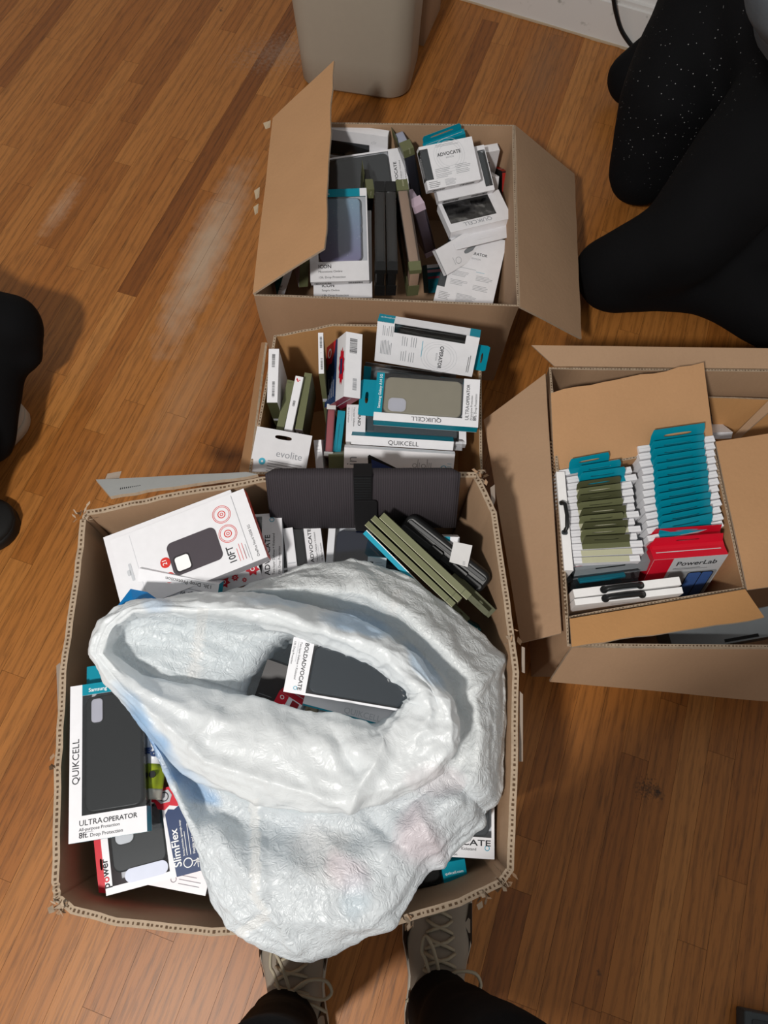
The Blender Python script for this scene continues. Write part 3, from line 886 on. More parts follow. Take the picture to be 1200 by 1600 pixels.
edge_window('black-cased package on its edge, squeezed against the peach one', (602, 283), (618, 281), (605, 422), (.268, .268, '-.215'), .09, BLACKP, BLACKP)
edge_window('peach-coloured case in a clear package on its edge, olive ends', (618, 281), (636, 278), (640, 423), (.272, .272, '-.22'), .09, P('#a88d7a', .4, 'peach_case'))
edge_window('clear package with lilac-grey case on its edge, behind the peach one', (630, 237), (647, 233), (645, 320), (.27, .27, '-.15'), .08, P('#9a9fb2', .3, 'lilac_case'))
edge_window('clear package with pink-lilac case on its edge, right of the peach one', (645, 325), (664, 320), (666, 404), (.245, .245, '-.14'), .08, P('#b3a3b4', .3, 'pink_lilac_case'), P('#c9b4c4', .4, 'pink_card'))
p = Pack('teal-tabbed package standing behind the white printed one, slot showing', (663, 232), (728, 219), (672, 290), (.262, .262, .15), .014, GU)
p.solid(WHITE, left=TEAL, top=TEAL, front=TEAL); p.tab(TEAL, .02, .95, .018, (.5, .5, .3, .12), 0.0); p.done()
p = Pack('white package with oval ring mark and barcodes, topmost in the far box', (654, 230), (737, 213), (663, 299), (.305, .305, .262), .022, GU)
p.window(.0, .22, .15, .93, wrap='L'); p.c.quad(p.w * .15, p.h * .22, p.w, p.h * .93, WHITE, None, .0001); p.case(.01, .2, .9, .93, GREYP, z=-.004)
backprint(p, 'ADVOCATE', 'EDITION', (.52, .70)); p.c.lines(.3 * p.w, .95 * p.h, .45 * p.w, 2, .003, GINK)
for k, (x, y) in enumerate(((.2, .42), .2 and (.58, .44), (.2, .30), (.58, .32))): p.c.lines(x * p.w, y * p.h, .3 * p.w, 3, .0032, GINK, None, .0008, seed=k)
p.c.lines(.04 * p.w, .16 * p.h, .22 * p.w, 4, .0035, INK, None, .0008); p.c.lines(.34 * p.w, .16 * p.h, .22 * p.w, 6, .0022, GINK, None, .0006)
p.c.bars(.1 * p.w, .3 * p.t, .24 * p.w, .4 * p.t, INK, p.F['bottom']); p.c.bars(.62 * p.w, .3 * p.t, .28 * p.w, .42 * p.t, INK, p.F['bottom'], seed=5); p.c.lines(.44 * p.w, .5 * p.t, .12 * p.w, 1, .003, GINK, p.F['bottom'])
p.done()
p = Pack('white package directly under the oval-ring one, its barcode edge sticking out', (668, 244), (756, 226), (670, 318), (.272, .272, .232), .02, GU)
p.window(.86, .1, .99, .9, wrap='R'); p.case(.05, .12, .97, .9, GREYP); p.c.bars(.08 * p.w, .3 * p.t, .3 * p.w, .5 * p.t, INK, p.F['bottom']); p.c.bars(.6 * p.w, .35 * p.t, .28 * p.w, .4 * p.t, INK, p.F['bottom'], seed=9); p.done()
p = Pack('white-framed window package tilted beside the far box\'s right wall', (716, 246), (781, 235), (704, 328), (.235, .235, '-.16'), .02, GU)
p.window(.1, .08, .80, .82, wrap=''); p.case(.12, .1, .78, .8, GREYP); p.txt('QUIKCELL', .93, .22, .012, LINK, rot=90); p.done()
p = Pack('white window package with an olive tab inside and its end flap open', (684, 318), (779, 296), (688, 366), (.215, .215, '-.085'), .022, GU)
p.window(.06, .24, .80, .98, wrap=''); p.txt('QUIKCELL', .70, .19, .014, GINK, rot=180)
k = MB(); k.plate_hole((p.w * .10, p.h * .38, p.w * .74, p.h * .72), (p.w * .42, p.h * .56, p.w * .22, p.h * .03), -.006, -.004, OLIVE); k.box((p.w * .74, p.h * .4, -.016), (p.w * .79, p.h * .7, -.004), BLACKP); k.build('insert', p.root)
k = MB(); T = Matrix.Translation((0, 0, -.022)) @ Matrix.Rotation(math.radians(-8), 4, 'X')
k.plate_hole((.002, -.036, p.w - .002, 0), (p.w * .5, -.022, p.w * .16, .0006), 0, .0009, WHITE, T); k.box((0, -.002, -.0008), (p.w, .0, 0), WHITE); k.build('end_flap', p.root); p.done()
p = Pack('blank white carton with a slotted tab, tilted across the printed package below it', (680, 391), (756, 346), (713, 421), (.20, .20, .165), .014, GU)
p.c.plate_hole((0, 0, p.w, p.h), (p.w * .62, p.h * .38, p.w * .17, p.h * .09), -.0009, 0, WHITE); p.c.box((0, 0, -p.t), (p.w, p.h, -.003), GREYC, None, {'left': WHITE, 'bottom': WHITE})
p.c.ringmark(p.w * .3, p.h * .25, .007, .0008, GINK); p.c.quad(p.w * .22, p.h * .15, p.w * .225, p.h * .45, GINK); p.done()
p = Pack('white package back covered in fine print, lying at the far box\'s near right', (704, 357), (795, 364), (677, 471), (.185, .185, '-.17'), .018, GU)
p.window(.0, .22, .13, .95, wrap='L'); p.case(.01, .2, .9, .95, GREYP, z=-.004); p.txt('OPERATOR', .55, .72, .07 * p.w, INK, bold=.010, align='C'); p.txt('EDITION', .55, .66, .04 * p.w, GINK, align='C')
p.c.lines(.22 * p.w, .52 * p.h, .5 * p.w, 1, .002, GINK); p.c.lines(.6 * p.w, .5 * p.h, .2 * p.w, 1, .002, TINK)
for k, (x, y) in enumerate(((.2, .46), (.62, .45), (.2, .34), (.6, .32))): p.c.lines(x * p.w, y * p.h, .3 * p.w, 4, .0032, GINK, None, .0008, seed=k)
p.c.lines(.06 * p.w, .15 * p.h, .2 * p.w, 5, .0035, INK, None, .0007); p.c.lines(.36 * p.w, .17 * p.h, .36 * p.w, 9, .0027, GINK, None, .0008); p.done()
p = Pack('thin red package standing against the far box\'s right wall', (785, 268), (792, 267), (784, 338), (.2, .2, .12), .06, GU)
p.solid(P('#a3261e', .5, 'brick_red_card'), left=BLACKP); p.c.quad(0, p.h * .97, p.w, p.h, BLACKP); p.txt('SLIM', .7, .3, .006, P('#7a1a14', .5), rot=90); p.done()
p = Pack('white thin package edge leaning right of the window packages', (770, 276), (780, 274), (764, 345), (.21, .21, .13), .05, GU)
p.solid(); p.c.ringmark(p.w * .5, p.h * .25, p.w * .3, .001, GINK); p.txt('O', .35, .5, .006, GINK); p.done()
p = Pack('small teal and pink package sunk in the gap beside the peach one', (667, 414), (689, 408), (670, 458), (.10, .10, .06), .04, GU)
p.solid(DTEAL, front=DTEAL); p.c.quad(0, p.h * .72, p.w, p.h * .82, P('#b98591', .5, 'pink_stripe')); p.c.quad(0, p.h * .88, p.w * .8, p.h, WHITE); p.c.quad(0, p.h * .5, p.w, p.h * .58, P('#7d3040', .5, 'wine_stripe')); p.done()

# ---- middle box
GM = 'packages standing in the middle box'
p = Pack('white and olive package with barcodes on its edge, at the middle box\'s left wall', (420, 545), (436, 545), (417, 629), (.33, .33, .315), .16, GM)
p.solid(WHITE, bottom=DOLIVE, left=OLIVE); p.c.bars(p.w * .45, p.h * .1, p.h * .3, p.w * .25, INK, rot90=True); p.c.bars(p.w * .35, p.h * .65, p.h * .25, p.w * .3, INK, rot90=True, seed=3); p.done()
p = Pack('tall white package edge bearing a small red badge, between olive cartons', (462, 587), (475, 585), (444, 672), (.305, .305, .28), .15, GM)
p.solid(); c = p.c
for k in range(9): c.quad(p.w * (.2 + .12 * (k % 4)), p.h * (.9 + .02 * (k // 4)), p.w * (.32 + .12 * (k % 4)), p.h * (.92 + .02 * (k // 4)), RED if k % 3 else WINK)
c.bars(p.w * .35, p.h * .45, p.h * .1, p.w * .3, INK, rot90=True, seed=2); p.done()
p = Pack('olive carton immediately left of the red-badged white package', (449, 593), (461, 592), (431, 672), (.29, .29, .265), .14, GM)
p.solid(OLIVE); p.c.lines(p.w * .1, p.h * .95, p.w * .8, 1, .001, DOLIVE); p.done()
p = Pack('olive carton immediately right of the red-badged white package, white lower end', (476, 582), (488, 581), (461, 670), (.295, .295, .27), .14, GM)
p.solid(OLIVE, bottom=WHITE, right=DOLIVE); p.txt('M', .3, .11, .012, INK, 'bottom', bold=.010); p.done()
p = Pack('slim white-topped olive package standing tall behind the red-badged one', (497, 520), (505, 520), (498, 584), (.365, .365, .36), .19, GM)
p.solid(OLIVE, front=WHITE, left=WHITE); p.c.bars(p.w * .3, p.h * .62, p.h * .28, p.w * .45, INK, rot90=True, seed=6); p.c.bars(p.w * .4, p.h * .1, p.h * .28, p.w * .4, INK, rot90=True, seed=8); p.c.lines(p.w * .4, p.h * .5, p.w * .3, 1, .001, GINK); p.done()
p = Pack('red, navy and white package on end with a jagged red burst', (511, 543), (541, 518), (515, 633), (.285, .372, .275), .03, GM, keep='u')
p.solid(WHITE, bottom=P('#8a1d33', .45, 'wine_card'), right=WHITE)
w_, h_ = p.w, p.h
p.c.quad(0, 0, w_ * .58, h_, NAVY); p.c.poly([(0, h_ * .62), (w_ * .1, h_ * .6), (w_ * .2, h_ * .68), (w_ * .3, h_ * .66), (w_ * .45, h_ * .82), (w_ * .5, h_), (0, h_)], RED, None, .0006)
p.c.ringmark(w_ * .2, h_ * .85, .009, .003, WINK, None, .001)
rn = random.Random(3); bp_ = []
for k in range(22):
    a = 2 * math.pi * k / 22; r = 1.0 if k % 2 else .78
    bp_.append((w_ * (.84 + .14 * r * math.cos(a)), h_ * (.5 + .30 * r * math.sin(a))))
p.c.poly(bp_, RED, None, .0006); p.c.quad(w_ * .79, h_ * .38, w_ * .88, h_ * .62, NAVY, None, .001)
for k in range(4): p.c.lines(w_ * (.2 + .09 * k), h_ * .1, h_ * .35, 1, .001, WINK, None, .0012, .001, k, True)
p.c.bars(p.t * .25, h_ * .68, h_ * .24, p.t * .45, INK, p.F['right'], rot90=True); p.c.bars(p.t * .5, h_ * .12, h_ * .18, p.t * .25, GINK, p.F['right'], rot90=True, seed=7)
p.done()
p = Pack('grey-white package back with ring mark and teal corners, leaning up against the far box', (590, 501), (750, 527), (574, 562), (.375, .375, .295), .022, GM)
w_, h_ = p.w, p.h
p.window(.17, .78, .87, 1.0, wrap='', sl=TEAL, sr=TEAL)
p.c.box((0, h_ - .001, -p.t), (w_ * .16, h_ + .0002, 0), TEAL); p.c.box((w_ * .9, h_ - .001, -p.t), (w_, h_ + .0002, 0), TEAL)
p.case(.1, .06, .9, .93, BLACKP, z=-.004)
backprint(p, 'OPERATOR', 'EDITION', (.64, .36), -90)
for k, x in enumerate((.06, .10, .14)): p.c.lines(w_ * x, h_ * .68, h_ * .25, 2, .003, GINK, None, .0009, .00035, k, True)
p.c.lines(w_ * .05, h_ * .22, h_ * .36, 8, .0026, GINK, None, .0009, .00035, 5, True)
for k, (x, y) in enumerate(((.26, .5), (.35, .5), (.26, .12), (.34, .12))): p.c.lines(w_ * x, h_ * y, h_ * .28, 3, .004, GINK, None, .0009, .00035, k + 9, True)
p.c.lines(w_ * .46, h_ * .3, h_ * .4, 1, .002, TINK, None, .001, .00035, 2, True); p.c.lines(w_ * .93, h_ * .1, h_ * .5, 2, .003, INK, None, .0009, .00035, 3, True)
p.txt('quikcell.com', .02, .012, .006, WINK, 'top'); p.tab(TEAL, .35, .99, .022, (.5, .5, .2, .08), side='right'); p.done()
p = Pack('clear package with a smoky case and teal strap, lying behind the beige one', (569, 572), (712, 592), (572, 622), (.285, .285, .23), .018, GM)
w_, h_ = p.w, p.h
p.c.box((0, 0, -p.t), (w_, h_, -p.t + .001), GREYC); p.c.box((w_ * .84, 0, -.001), (w_ * .94, h_, .0), TEAL); p.c.box((0, 0, -.001), (w_ * .08, h_, 0), TEAL)
k = MB(); k.box((0, 0, -p.t * .9), (w_, h_, -.0012), CLEAR); k.build('window', p.root); p.case(.1, .1, .83, .9, P('#6d7376', .35, 'smoky_case'), (.3, .5, .55, .8), GREYP); p.done()
quik('white and teal window package holding a beige phone case, topmost in middle box', (583, 656), (579, 581), (747, 668), (.335, .345, .335), P('#a39a86', .5, 'beige_case'), (.22, .70, .50, .87), 'Samsung Galaxy A14 5G', GM)
advocate('white window package under the beige one, title reading downward', (728, 636), (728, 694), (542, 632), (.285, .275, .285), P('#585f63', .5, 'slate_case'), GM, 'GRAND', .5, 'Two-layer Defense', icon=False, window=(.06, .16, .94, .94))
p = Pack('long white package edge lettered along its length, front of the beige one', (549, 680), (709, 690), (548, 694), (.292, .292, .28), .085, GM)
p.solid(WHITE, top=TEAL); p.txt('QUIKCELL', .36, .22, .0145, INK, fit=p.w * .30); k = MB(); k.box((p.w, .0, -p.t), (p.w + .016, p.h * .9, -.002), CLEAR); k.build('window', p.root); p.done()
p = Pack('white package picturing a dark phone, right against the big worn box', (538, 699), (711, 710), (536, 754), (.298, .298, .245), .012, GM)
p.solid(WHITE, right=TEAL, bottom=TEAL); w_, h_ = p.w, p.h
T = Matrix.Translation((w_ * .20, h_ * .98, 0)) @ Matrix.Rotation(math.radians(-17), 4, 'Z')
p.c.prism([(w_ * .24, h_ * .0), (w_ * .72, h_ * .0), (w_ * .56, h_ * .42), (w_ * .23, h_ * .84), (w_ * .215, h_ * .8)], .0001, .0005, BLACKP)
p.c.prism([(w_ * .26, h_ * .02), (w_ * .68, h_ * .02), (w_ * .545, h_ * .40), (w_ * .25, h_ * .72)], .0005, .0008, P('#2f3f70', .3, 'phone_screen'))
p.c.ringmark(w_ * .31, h_ * .38, .006, .001, LINK, None, .001); p.txt('.in', .115, .42, .026, GINK, rot=90); 
p.c.ringmark(w_ * .645, h_ * .62, .004, .001, GINK); p.c.ringmark(w_ * .725, h_ * .62, .004, .001, GINK); p.c.ringmark(w_ * .91, h_ * .6, .005, .0013, TINK)
for k, x in enumerate((.67, .685, .755, .772, .79)): p.c.lines(w_ * x, h_ * .4, h_ * .42, 1, .002, GINK, None, .0008, .00035, k, True)
for k in range(4): p.c.lines(w_ * .94, h_ * (.48 + .08 * k), w_ * .05, 1, .002, TINK)
p.done()
pk_ = edge_window('coral pink case in a clear package on its edge in the middle box', (511, 631), (525, 631), (506, 712), (.275, .275, .25), .10, P('#a3545a', .45, 'coral_case'), P('#c9c9c9', .4, 'silver_card'), GM, capf=.1)
p = Pack('thin teal package leaning right of the coral pink one', (528, 641), (540, 640), (520, 709), (.265, .265, .24), .10, GM)
p.solid(TEAL, left=DTEAL); p.c.lines(p.w * .4, p.h * .1, p.h * .8, 1, .001, DTEAL, None, .0008, .0003, 1, True); p.done()
p = Pack('short olive carton in front of the coral pink package', (513, 710), (549, 709), (512, 737), (.255, .255, .235), .09, GM)
p.solid(OLIVE, top=CREAM); p.c.quad(p.w * .7, 0, p.w * .73, p.h, DOLIVE); p.txt('moov', .88, .2, .008, CREAM, rot=90); p.done()
p = Pack('white hang card with a euro slot, at the middle box\'s near left corner', (402, 666), (488, 681), (416, 748), (.30, .30, .27), .012, GM, 'hang_card', 'hang card')
w_, h_ = p.w, p.h
p.c.plate_hole((0, 0, w_, h_), (w_ * .5, h_ * .86, w_ * .15, h_ * .04), -.0008, 0, P('#d2d2d6', .45, 'matt_white_card')); p.c.box((w_ * .1, 0, -p.t), (w_ * .95, h_ * .6, -.001), GREYC)
p.txt('evolite', .42, .47, .017, GINK); p.c.ringmark(w_ * .2, h_ * .33, .006, .004, TINK)
p.c.lines(w_ * .3, h_ * .36, w_ * .62, 5, .0045, INK, None, .0007, seed=2); p.c.lines(w_ * .42, h_ * .06, w_ * .4, 2, .0045, GINK); p.done()
p = Pack('small white carton half hidden behind the hang card', (490, 688), (502, 691), (494, 736), (.26, .26, .235), .06, GM)
p.solid(); p.c.lines(p.w * .3, p.h * .8, p.w * .5, 3, .006, GINK); p.done()

# ---- right box: two rows of packages standing on edge
ords = 'first second third fourth fifth sixth seventh eighth ninth tenth eleventh twelfth thirteenth fourteenth'.split()


def row(label, group, kind, px0, px1, z, tabm, x0, x1, tabh=.020, body=WHITE, stripe=None):
    """One thin package: white ends, coloured middle, slotted tab leaning back from the far edge."""
    p = Pack(label, px0, px1, (px0[0] + .4, px0[1] + 9.6), (z, z, z), .185, group)
    w_, h_ = p.w, p.h
    p.c.box((0, 0, -p.t), (w_, h_ * .96, 0), body, None, {'right': GREYC})
    p.c.quad(w_ * x0, 0, w_ * x1, h_ * .96, stripe or tabm, None, .0004)
    p.c.quad(0, h_ * .46, w_ * x0, h_ * .5, LINK, None, .0004); p.c.quad(w_ * x1, h_ * .46, w_, h_ * .5, LINK, None, .0004)
    p.c.build('carton', p.root)
    if tabh:
        k = MB(); T = Matrix.Translation((0, h_ * .9, .0005)) @ Matrix.Rotation(math.radians(62), 4, 'X')
        k.plate_hole((w_ * x0, 0, w_ * x1, tabh), (w_ * (x0 + x1) / 2, tabh * .5, w_ * (x1 - x0) * .26, tabh * .10), 0, .0008, tabm, T, .003); k.build('hang_tab', p.root)
    return p


GR = 'teal-tabbed packages in the right-hand row of the nested carton'
rn = random.Random(8)
for k in range(13):
    f = k / 12
    a = (997 + 15 * f + rn.uniform(-1.5, 1.5), 697 + 140 * f); b_ = (1113 + 14 * f + rn.uniform(-1.5, 1.5), 680 + 133 * f)
    row('teal-tabbed white package, %s from the back of the right-hand row in the nested carton' % ords[k], GR, 'teal', a, b_, .302, TEAL, .15, .85, .022 if k else .030)
GL = 'packages in the left-hand row of the nested carton'
xs = [(872, 966), (885, 985), (886, 993)] + [(886, 986), (886, 988), (886, 989), (888, 990), (889, 997), (890, 990), (891, 1000), (892, 994), (893, 1003), (894, 1004), (896, 999)]
for k, (xa, xb) in enumerate(xs):
    f = k / 13
    ya = 735 + 136 * f; yb = ya - 14 * (1 - f) - 4
    if k < 3: row('teal-tabbed white package, %s from the back of the left-hand row in the nested carton' % ords[k], GL, 't', (xa, ya), (xb, yb), .298, TEAL, .17, .83, .020)
    elif k < 12: row('olive-tabbed white package, %s of its kind from the back of the left-hand row' % ords[k - 3], GL, 'o', (xa, ya), (xb, yb), .298, DOLIVE if k % 2 else OLIVE, .14, .82, .016, WHITE, CREAM if k in (6, 8) else OLIVE if k % 3 else CREAM)
    else: row('cream-topped white package without a tab, %s in front of the olive-tabbed ones' % ('just' if k == 12 else 'second'), GL, 'c', (xa, ya), (xb, yb), .296, CREAM, .12, .84, 0, WHITE, CREAM)
p = Pack('thin red and cream package lying in front of the cream-topped ones', (896, 884), (992, 868), (897, 892), (.285, .285, .275), .05)
p.solid(WHITE); p.c.quad(p.w * .02, p.h * .2, p.w * .98, p.h * .8, P('#a8434a', .45, 'faded_red_card')); p.done()
p = Pack('dark grey carton with a raised grey tab, before the left-hand row', (899, 891), (1021, 876), (901, 905), (.285, .285, .262), .06)
p.solid(GREYC, left=GREYP, right=GREYC); p.c.quad(p.w * .26, p.h * .86, p.w * .64, p.h * .98, BLACKP); p.c.lines(p.w * .02, p.h * .1, p.w * .95, 1, .001, LINK); p.done()
p = Pack('clear package with a teal strip, wedged behind the two white handled boxes', (893, 907), (1000, 893), (893, 921), (.275, .275, .258), .05)
w_, h_ = p.w, p.h
p.c.box((0, 0, -p.t), (w_, h_, -p.t + .001), GREYC); p.c.box((0, 0, -p.t), (w_, .001, 0), GREYP); p.c.box((w_ * .13, h_ * .45, -p.t), (w_ * .8, h_ * .75, -.001), TEAL)
k = MB(); k.box((0, .001, -p.t + .001), (w_, h_, -.0004), CLEAR); k.build('window', p.root); p.done()


def handled(label, A, Bp, D, z, t, hx=.45, hl=.34, vertical=False, printed=False):
    p = Pack(label, A, Bp, D, z, t, None, 'handled_box', 'box')
    p.solid(P('#efeeee', .35, 'glossy_white_card')); w_, h_ = p.w, p.h
    k = MB()
    if vertical:
        x = w_ * .52; y0, y1 = h_ * (hx - hl / 2), h_ * (hx + hl / 2)
        k.tube([(x - .003, y0, -.002), (x - .003, y0, .004), (x, y0 + .006, .010), (x + .001, (y0 + y1) / 2, .012), (x, y1 - .006, .010), (x - .003, y1, .004), (x - .003, y1, -.002)], .0032, BLACKP)
        p.c.rrect(x - .007, y0 - .004, x + .003, y0 + .004, .003, 0, .0005, GREYP); p.c.rrect(x - .007, y1 - .004, x + .003, y1 + .004, .003, 0, .0005, GREYP)
    else:
        y = h_ * .5; x0, x1 = w_ * (hx - hl / 2), w_ * (hx + hl / 2)
        p.c.rrect(x0 - .005, y - h_ * .3, x1 + .005, y + h_ * .3, h_ * .28, 0, .0004, GREYC)
        k.tube([(x0, y, -.002), (x0, y, .003), (x0 + .006, y, .007), ((x0 + x1) / 2, y, .009), (x1 - .006, y, .007), (x1, y, .003), (x1, y, -.002)], .0042, BLACKP)
        for x in (x0, x1): k.rrect(x - .006, y - .006, x + .006, y + .006, .0055, 0, .002, BLACKP)
    if printed:
        p.c.lines(w_ * .36, p.t * .86, w_ * .26, 2, .004, GINK, p.F['bottom'])
    k.build('handle', p.root)
    return p.done()


handled('white box with black carry handle, rear of the pair at the nested carton\'s near edge', (895, 921), (1061, 901), (896, 934), (.305, .305, .305), .13)
handled('white box with black carry handle, front of the pair, faint print on its side', (897, 936), (1065, 917), (898, 946), (.305, .305, .305), .13, printed=True)
handled('white box standing against the nested carton\'s left wall, black handle upright', (869, 737), (882, 735), (882, 891), (.305, .305, .305), .12, .52, .30, True)


def redpack(label, A, Bp, D, z, lab):
    p = Pack(label, A, Bp, D, z, .026, keep='u')
    w_, h_ = p.w, p.h
    p.solid(RED, front=WHITE if lab else RED, bottom=RED)
    p.tab(RED, 0.0, 1.0, .020, (.5, .55, .16, .10), math.radians(-8))
    if lab:
        p.c.quad(0, 0, w_ * .27, h_, RED, None, .0005); p.c.quad(w_ * .27, 0, w_, h_, P('#b9bcc0', .4, 'silver_white_card'), None, .0005)
        p.txt('PowerLab', .34, .84, .0135, INK, bold=.014, fit=w_ * .56, z=.001); p.c.lines(w_ * .33, h_ * .78, w_ * .5, 2, .003, INK, None, .0007, .001)
        p.c.rrect(w_ * .32, h_ * .02, w_ * .98, h_ * .70, .006, .0004, .0009, P('#8f9397', .4, 'grey_panel'))
        p.c.rrect(w_ * .58, h_ * .02, w_ * .94, h_ * .68, .006, .0009, .0016, BLACKP); p.c.rrect(w_ * .59, h_ * .04, w_ * .765, h_ * .665, .004, .0016, .002, P('#3f5f9c', .25, 'blue_screen')); p.c.rrect(w_ * .78, h_ * .04, w_ * .925, h_ * .665, .004, .0016, .002, P('#3f5f9c', .25))
    return p.done()


redpack('red package with hang tab, rear of the pair in front of the teal rows', (1020, 860), (1132, 852), (1024, 893), (.295, .295, '-.11'), False)
redpack('red and silver package picturing a blue folding phone, front of the red pair', (1022, 875), (1138, 866), (1034, 940), (.30, .30, '-.15'), True)
p = Pack('small white carton end poking out behind the nested carton\'s far right corner', (1113, 676), (1145, 675), (1114, 686), (.20, .20, .19), .10)
p.solid(); p.c.lines(p.w * .1, p.h * .5, p.w * .5, 1, .002, LINK); p.done()
p = Pack('flat grey carton beside the nested carton, under its near flap', (1040, 975), (1300, 930), (1046, 1022), (.24, .24, .238), .05, None, 'grey_carton', 'box')
p.solid(P('#7d8387', .5, 'slate_grey_card')); p.c.rrect(p.w * .30, p.h * .08, p.w * .50, p.h * .14, .004, .0002, .0006, BLACKP); p.c.rrect(p.w * .0, p.h * .0, p.w * .2, p.h * .05, .004, .0002, .0006, BLACKP); p.done()

# ---- big box, around the bag
GB = 'packages heaped in the big worn box'
p = Pack('white package picturing a dark phone case, red end, at the big box\'s back left', (203, 955), (163, 848), (418, 870), (.405, .412, .428), .024, GB)
w_, h_ = p.w, p.h
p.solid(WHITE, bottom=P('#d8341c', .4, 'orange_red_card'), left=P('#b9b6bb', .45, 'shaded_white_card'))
p.c.rrect(w_ * .20, h_ * .28, w_ * .66, h_ * .64, .009, .0002, .0007, P('#4a444a', .5, 'printed_case')); p.c.rrect(w_ * .25, h_ * .51, w_ * .44, h_ * .61, .004, .0007, .001, WINK)
p.c.rrect(w_ * .23, h_ * .50, w_ * .46, h_ * .62, .005, .0006, .0009, P('#2e2a2e', .5, 'printed_case_dark'))
p.txt('10FT', .08, .205, .019, INK, bold=.014, fit=w_ * .24); p.c.lines(w_ * .08, h_ * .18, w_ * .24, 3, .0045, RINK, None, .0007); p.c.lines(w_ * .08, h_ * .135, w_ * .2, 2, .004, GINK, None, .0007)
for x in (.49, .77):
    p.c.ringmark(w_ * x, h_ * .205, .0135, .0008, RINK); p.c.ringmark(w_ * x, h_ * .205, .0115, .0007, RINK); p.c.ringmark(w_ * x, h_ * .205, .0058, .0013, RINK); p.c.ringmark(w_ * x, h_ * .205, .0025, .001, RINK)
p.c.quad(w_ * .03, h_ * .10, w_ * .97, h_ * .103, GINK); p.c.quad(w_ * .03, h_ * .86, w_ * .97, h_ * .862, LINK)
p.txt('OnePlus Nord N300 5G', .05, .045, .0072, INK, fit=w_ * .45)
p.c.rrect(w_ * .36, h_ * .64, w_ * .50, h_ * .71, .0068, .0003, .0006, RINK); p.txt('21', .43, .665, .009, WINK, bold=.010, align='C', z=.001)
p.c.rrect(w_ * .15, h_ * .64, w_ * .29, h_ * .71, .0068, .0003, .0006, RINK); p.txt('2h', .22, .665, .009, WINK, bold=.010, align='C', z=.001)
p.c.rrect(w_ * .36, h_ * .905, w_ * .60, h_ * .925, .0018, .0002, .0005, LINK); p.c.rrect(w_ * .44, h_ * .92, w_ * .52, h_ * .945, .002, .0002, .0005, LINK)
p.done()
p = Pack('plain white package under the one picturing a dark phone case', (190, 950), (166, 838), (395, 872), (.378, .385, .40), .022, GB)
p.solid(); p.c.quad(p.w * .1, p.h * .9, p.w * .9, p.h * .902, LINK); p.done()
p = Pack('white and teal package lying upside down, tucked under the bag\'s rim', (332, 985), (208, 960), (350, 914), (.385, .385, .42), .022, GB)
p.solid(WHITE, left=TEAL, bottom=WHITE, top=TEAL); w_ = p.w
p.txt('13ft. Drop Protection', .08, .06, .0072, INK, fit=w_ * .58); p.c.lines(w_ * .08, p.h * .22, w_ * .6, 1, .002, GINK); p.txt('On-the-go Wallet Storage', .08, .29, .0078, INK, fit=w_ * .72); p.txt('COOL', .08, .46, .016, INK, bold=.014); p.c.lines(w_ * .05, p.h * .03, w_ * .5, 1, .002, LINK); p.done()
p = Pack('white package with red flower print peeping out under the red-ended one', (336, 903), (402, 879), (345, 928), (.38, .38, .37), .018, GB)
p.solid(WHITE, bottom=TEAL, right=WHITE)
for k, (x, y, r) in enumerate(((.15, .6, .010), (.42, .62, .006), (.85, .75, .011), (.6, .3, .004))):
    q = [(p.w * x + r * (1 if j % 2 else .62) * math.cos(math.pi * j / 7), p.h * y + r * (1 if j % 2 else .62) * math.sin(math.pi * j / 7)) for j in range(14)]
    p.c.poly(q, RED, None, .0003 + .0001 * k); p.c.ringmark(p.w * x, p.h * y, r * .3, r * .12, WINK, None, .0009)
p.done()
advocate('white-panelled window package beside the red-ended one, title reading upward', (252, 916), (249, 812), (441, 905), (.362, .362, .365), GREYP, GB, wordfit=.60)
advocate('white-panelled window package with black case, right of its twin under the pouch', (350, 905), (338, 838), (508, 881), (.340, .340, .345), BLACKP, GB, wordfit=.78)
p = Pack('plain white carton edge standing between the two title-up window packages', (442, 826), (457, 824), (450, 896), (.352, .352, .345), .06, GB)
p.solid(); p.c.quad(p.w * .1, p.h * .2, p.w * .9, p.h * .23, LINK); p.done()
p = Pack('clear-edged package with a navy case, below the dark pouch', (514, 818), (622, 828), (505, 930), (.345, .345, .335), .02, GB)
p.window(.10, .05, .98, .95, wrap='L', card=P('#d9dade', .4, 'cool_white_card')); p.case(.12, .07, .96, .93, P('#10182e', .35, 'navy_case')); p.done()
p = Pack('small printed white card sticking up at the bag\'s back edge', (575, 870), (604, 872), (573, 898), (.375, .375, .362), .006, GB, 'label_card', 'card')
p.solid(P('#c9ccd0', .4, 'grey_white_card')); p.c.quad(p.w * .12, p.h * .5, p.w * .3, p.h * .75, INK); p.c.lines(p.w * .4, p.h * .7, p.w * .5, 3, .004, GINK); p.done()
p = Pack('dark package with a red squiggle in front of the printed card', (604, 882), (634, 888), (596, 905), (.36, .36, .35), .012, GB)
p.solid(GREYP); p.c.lines(p.w * .1, p.h * .7, p.w * .6, 3, .004, LINK); p.c.ringmark(p.w * .5, p.h * .5, .006, .001, RINK); p.done()

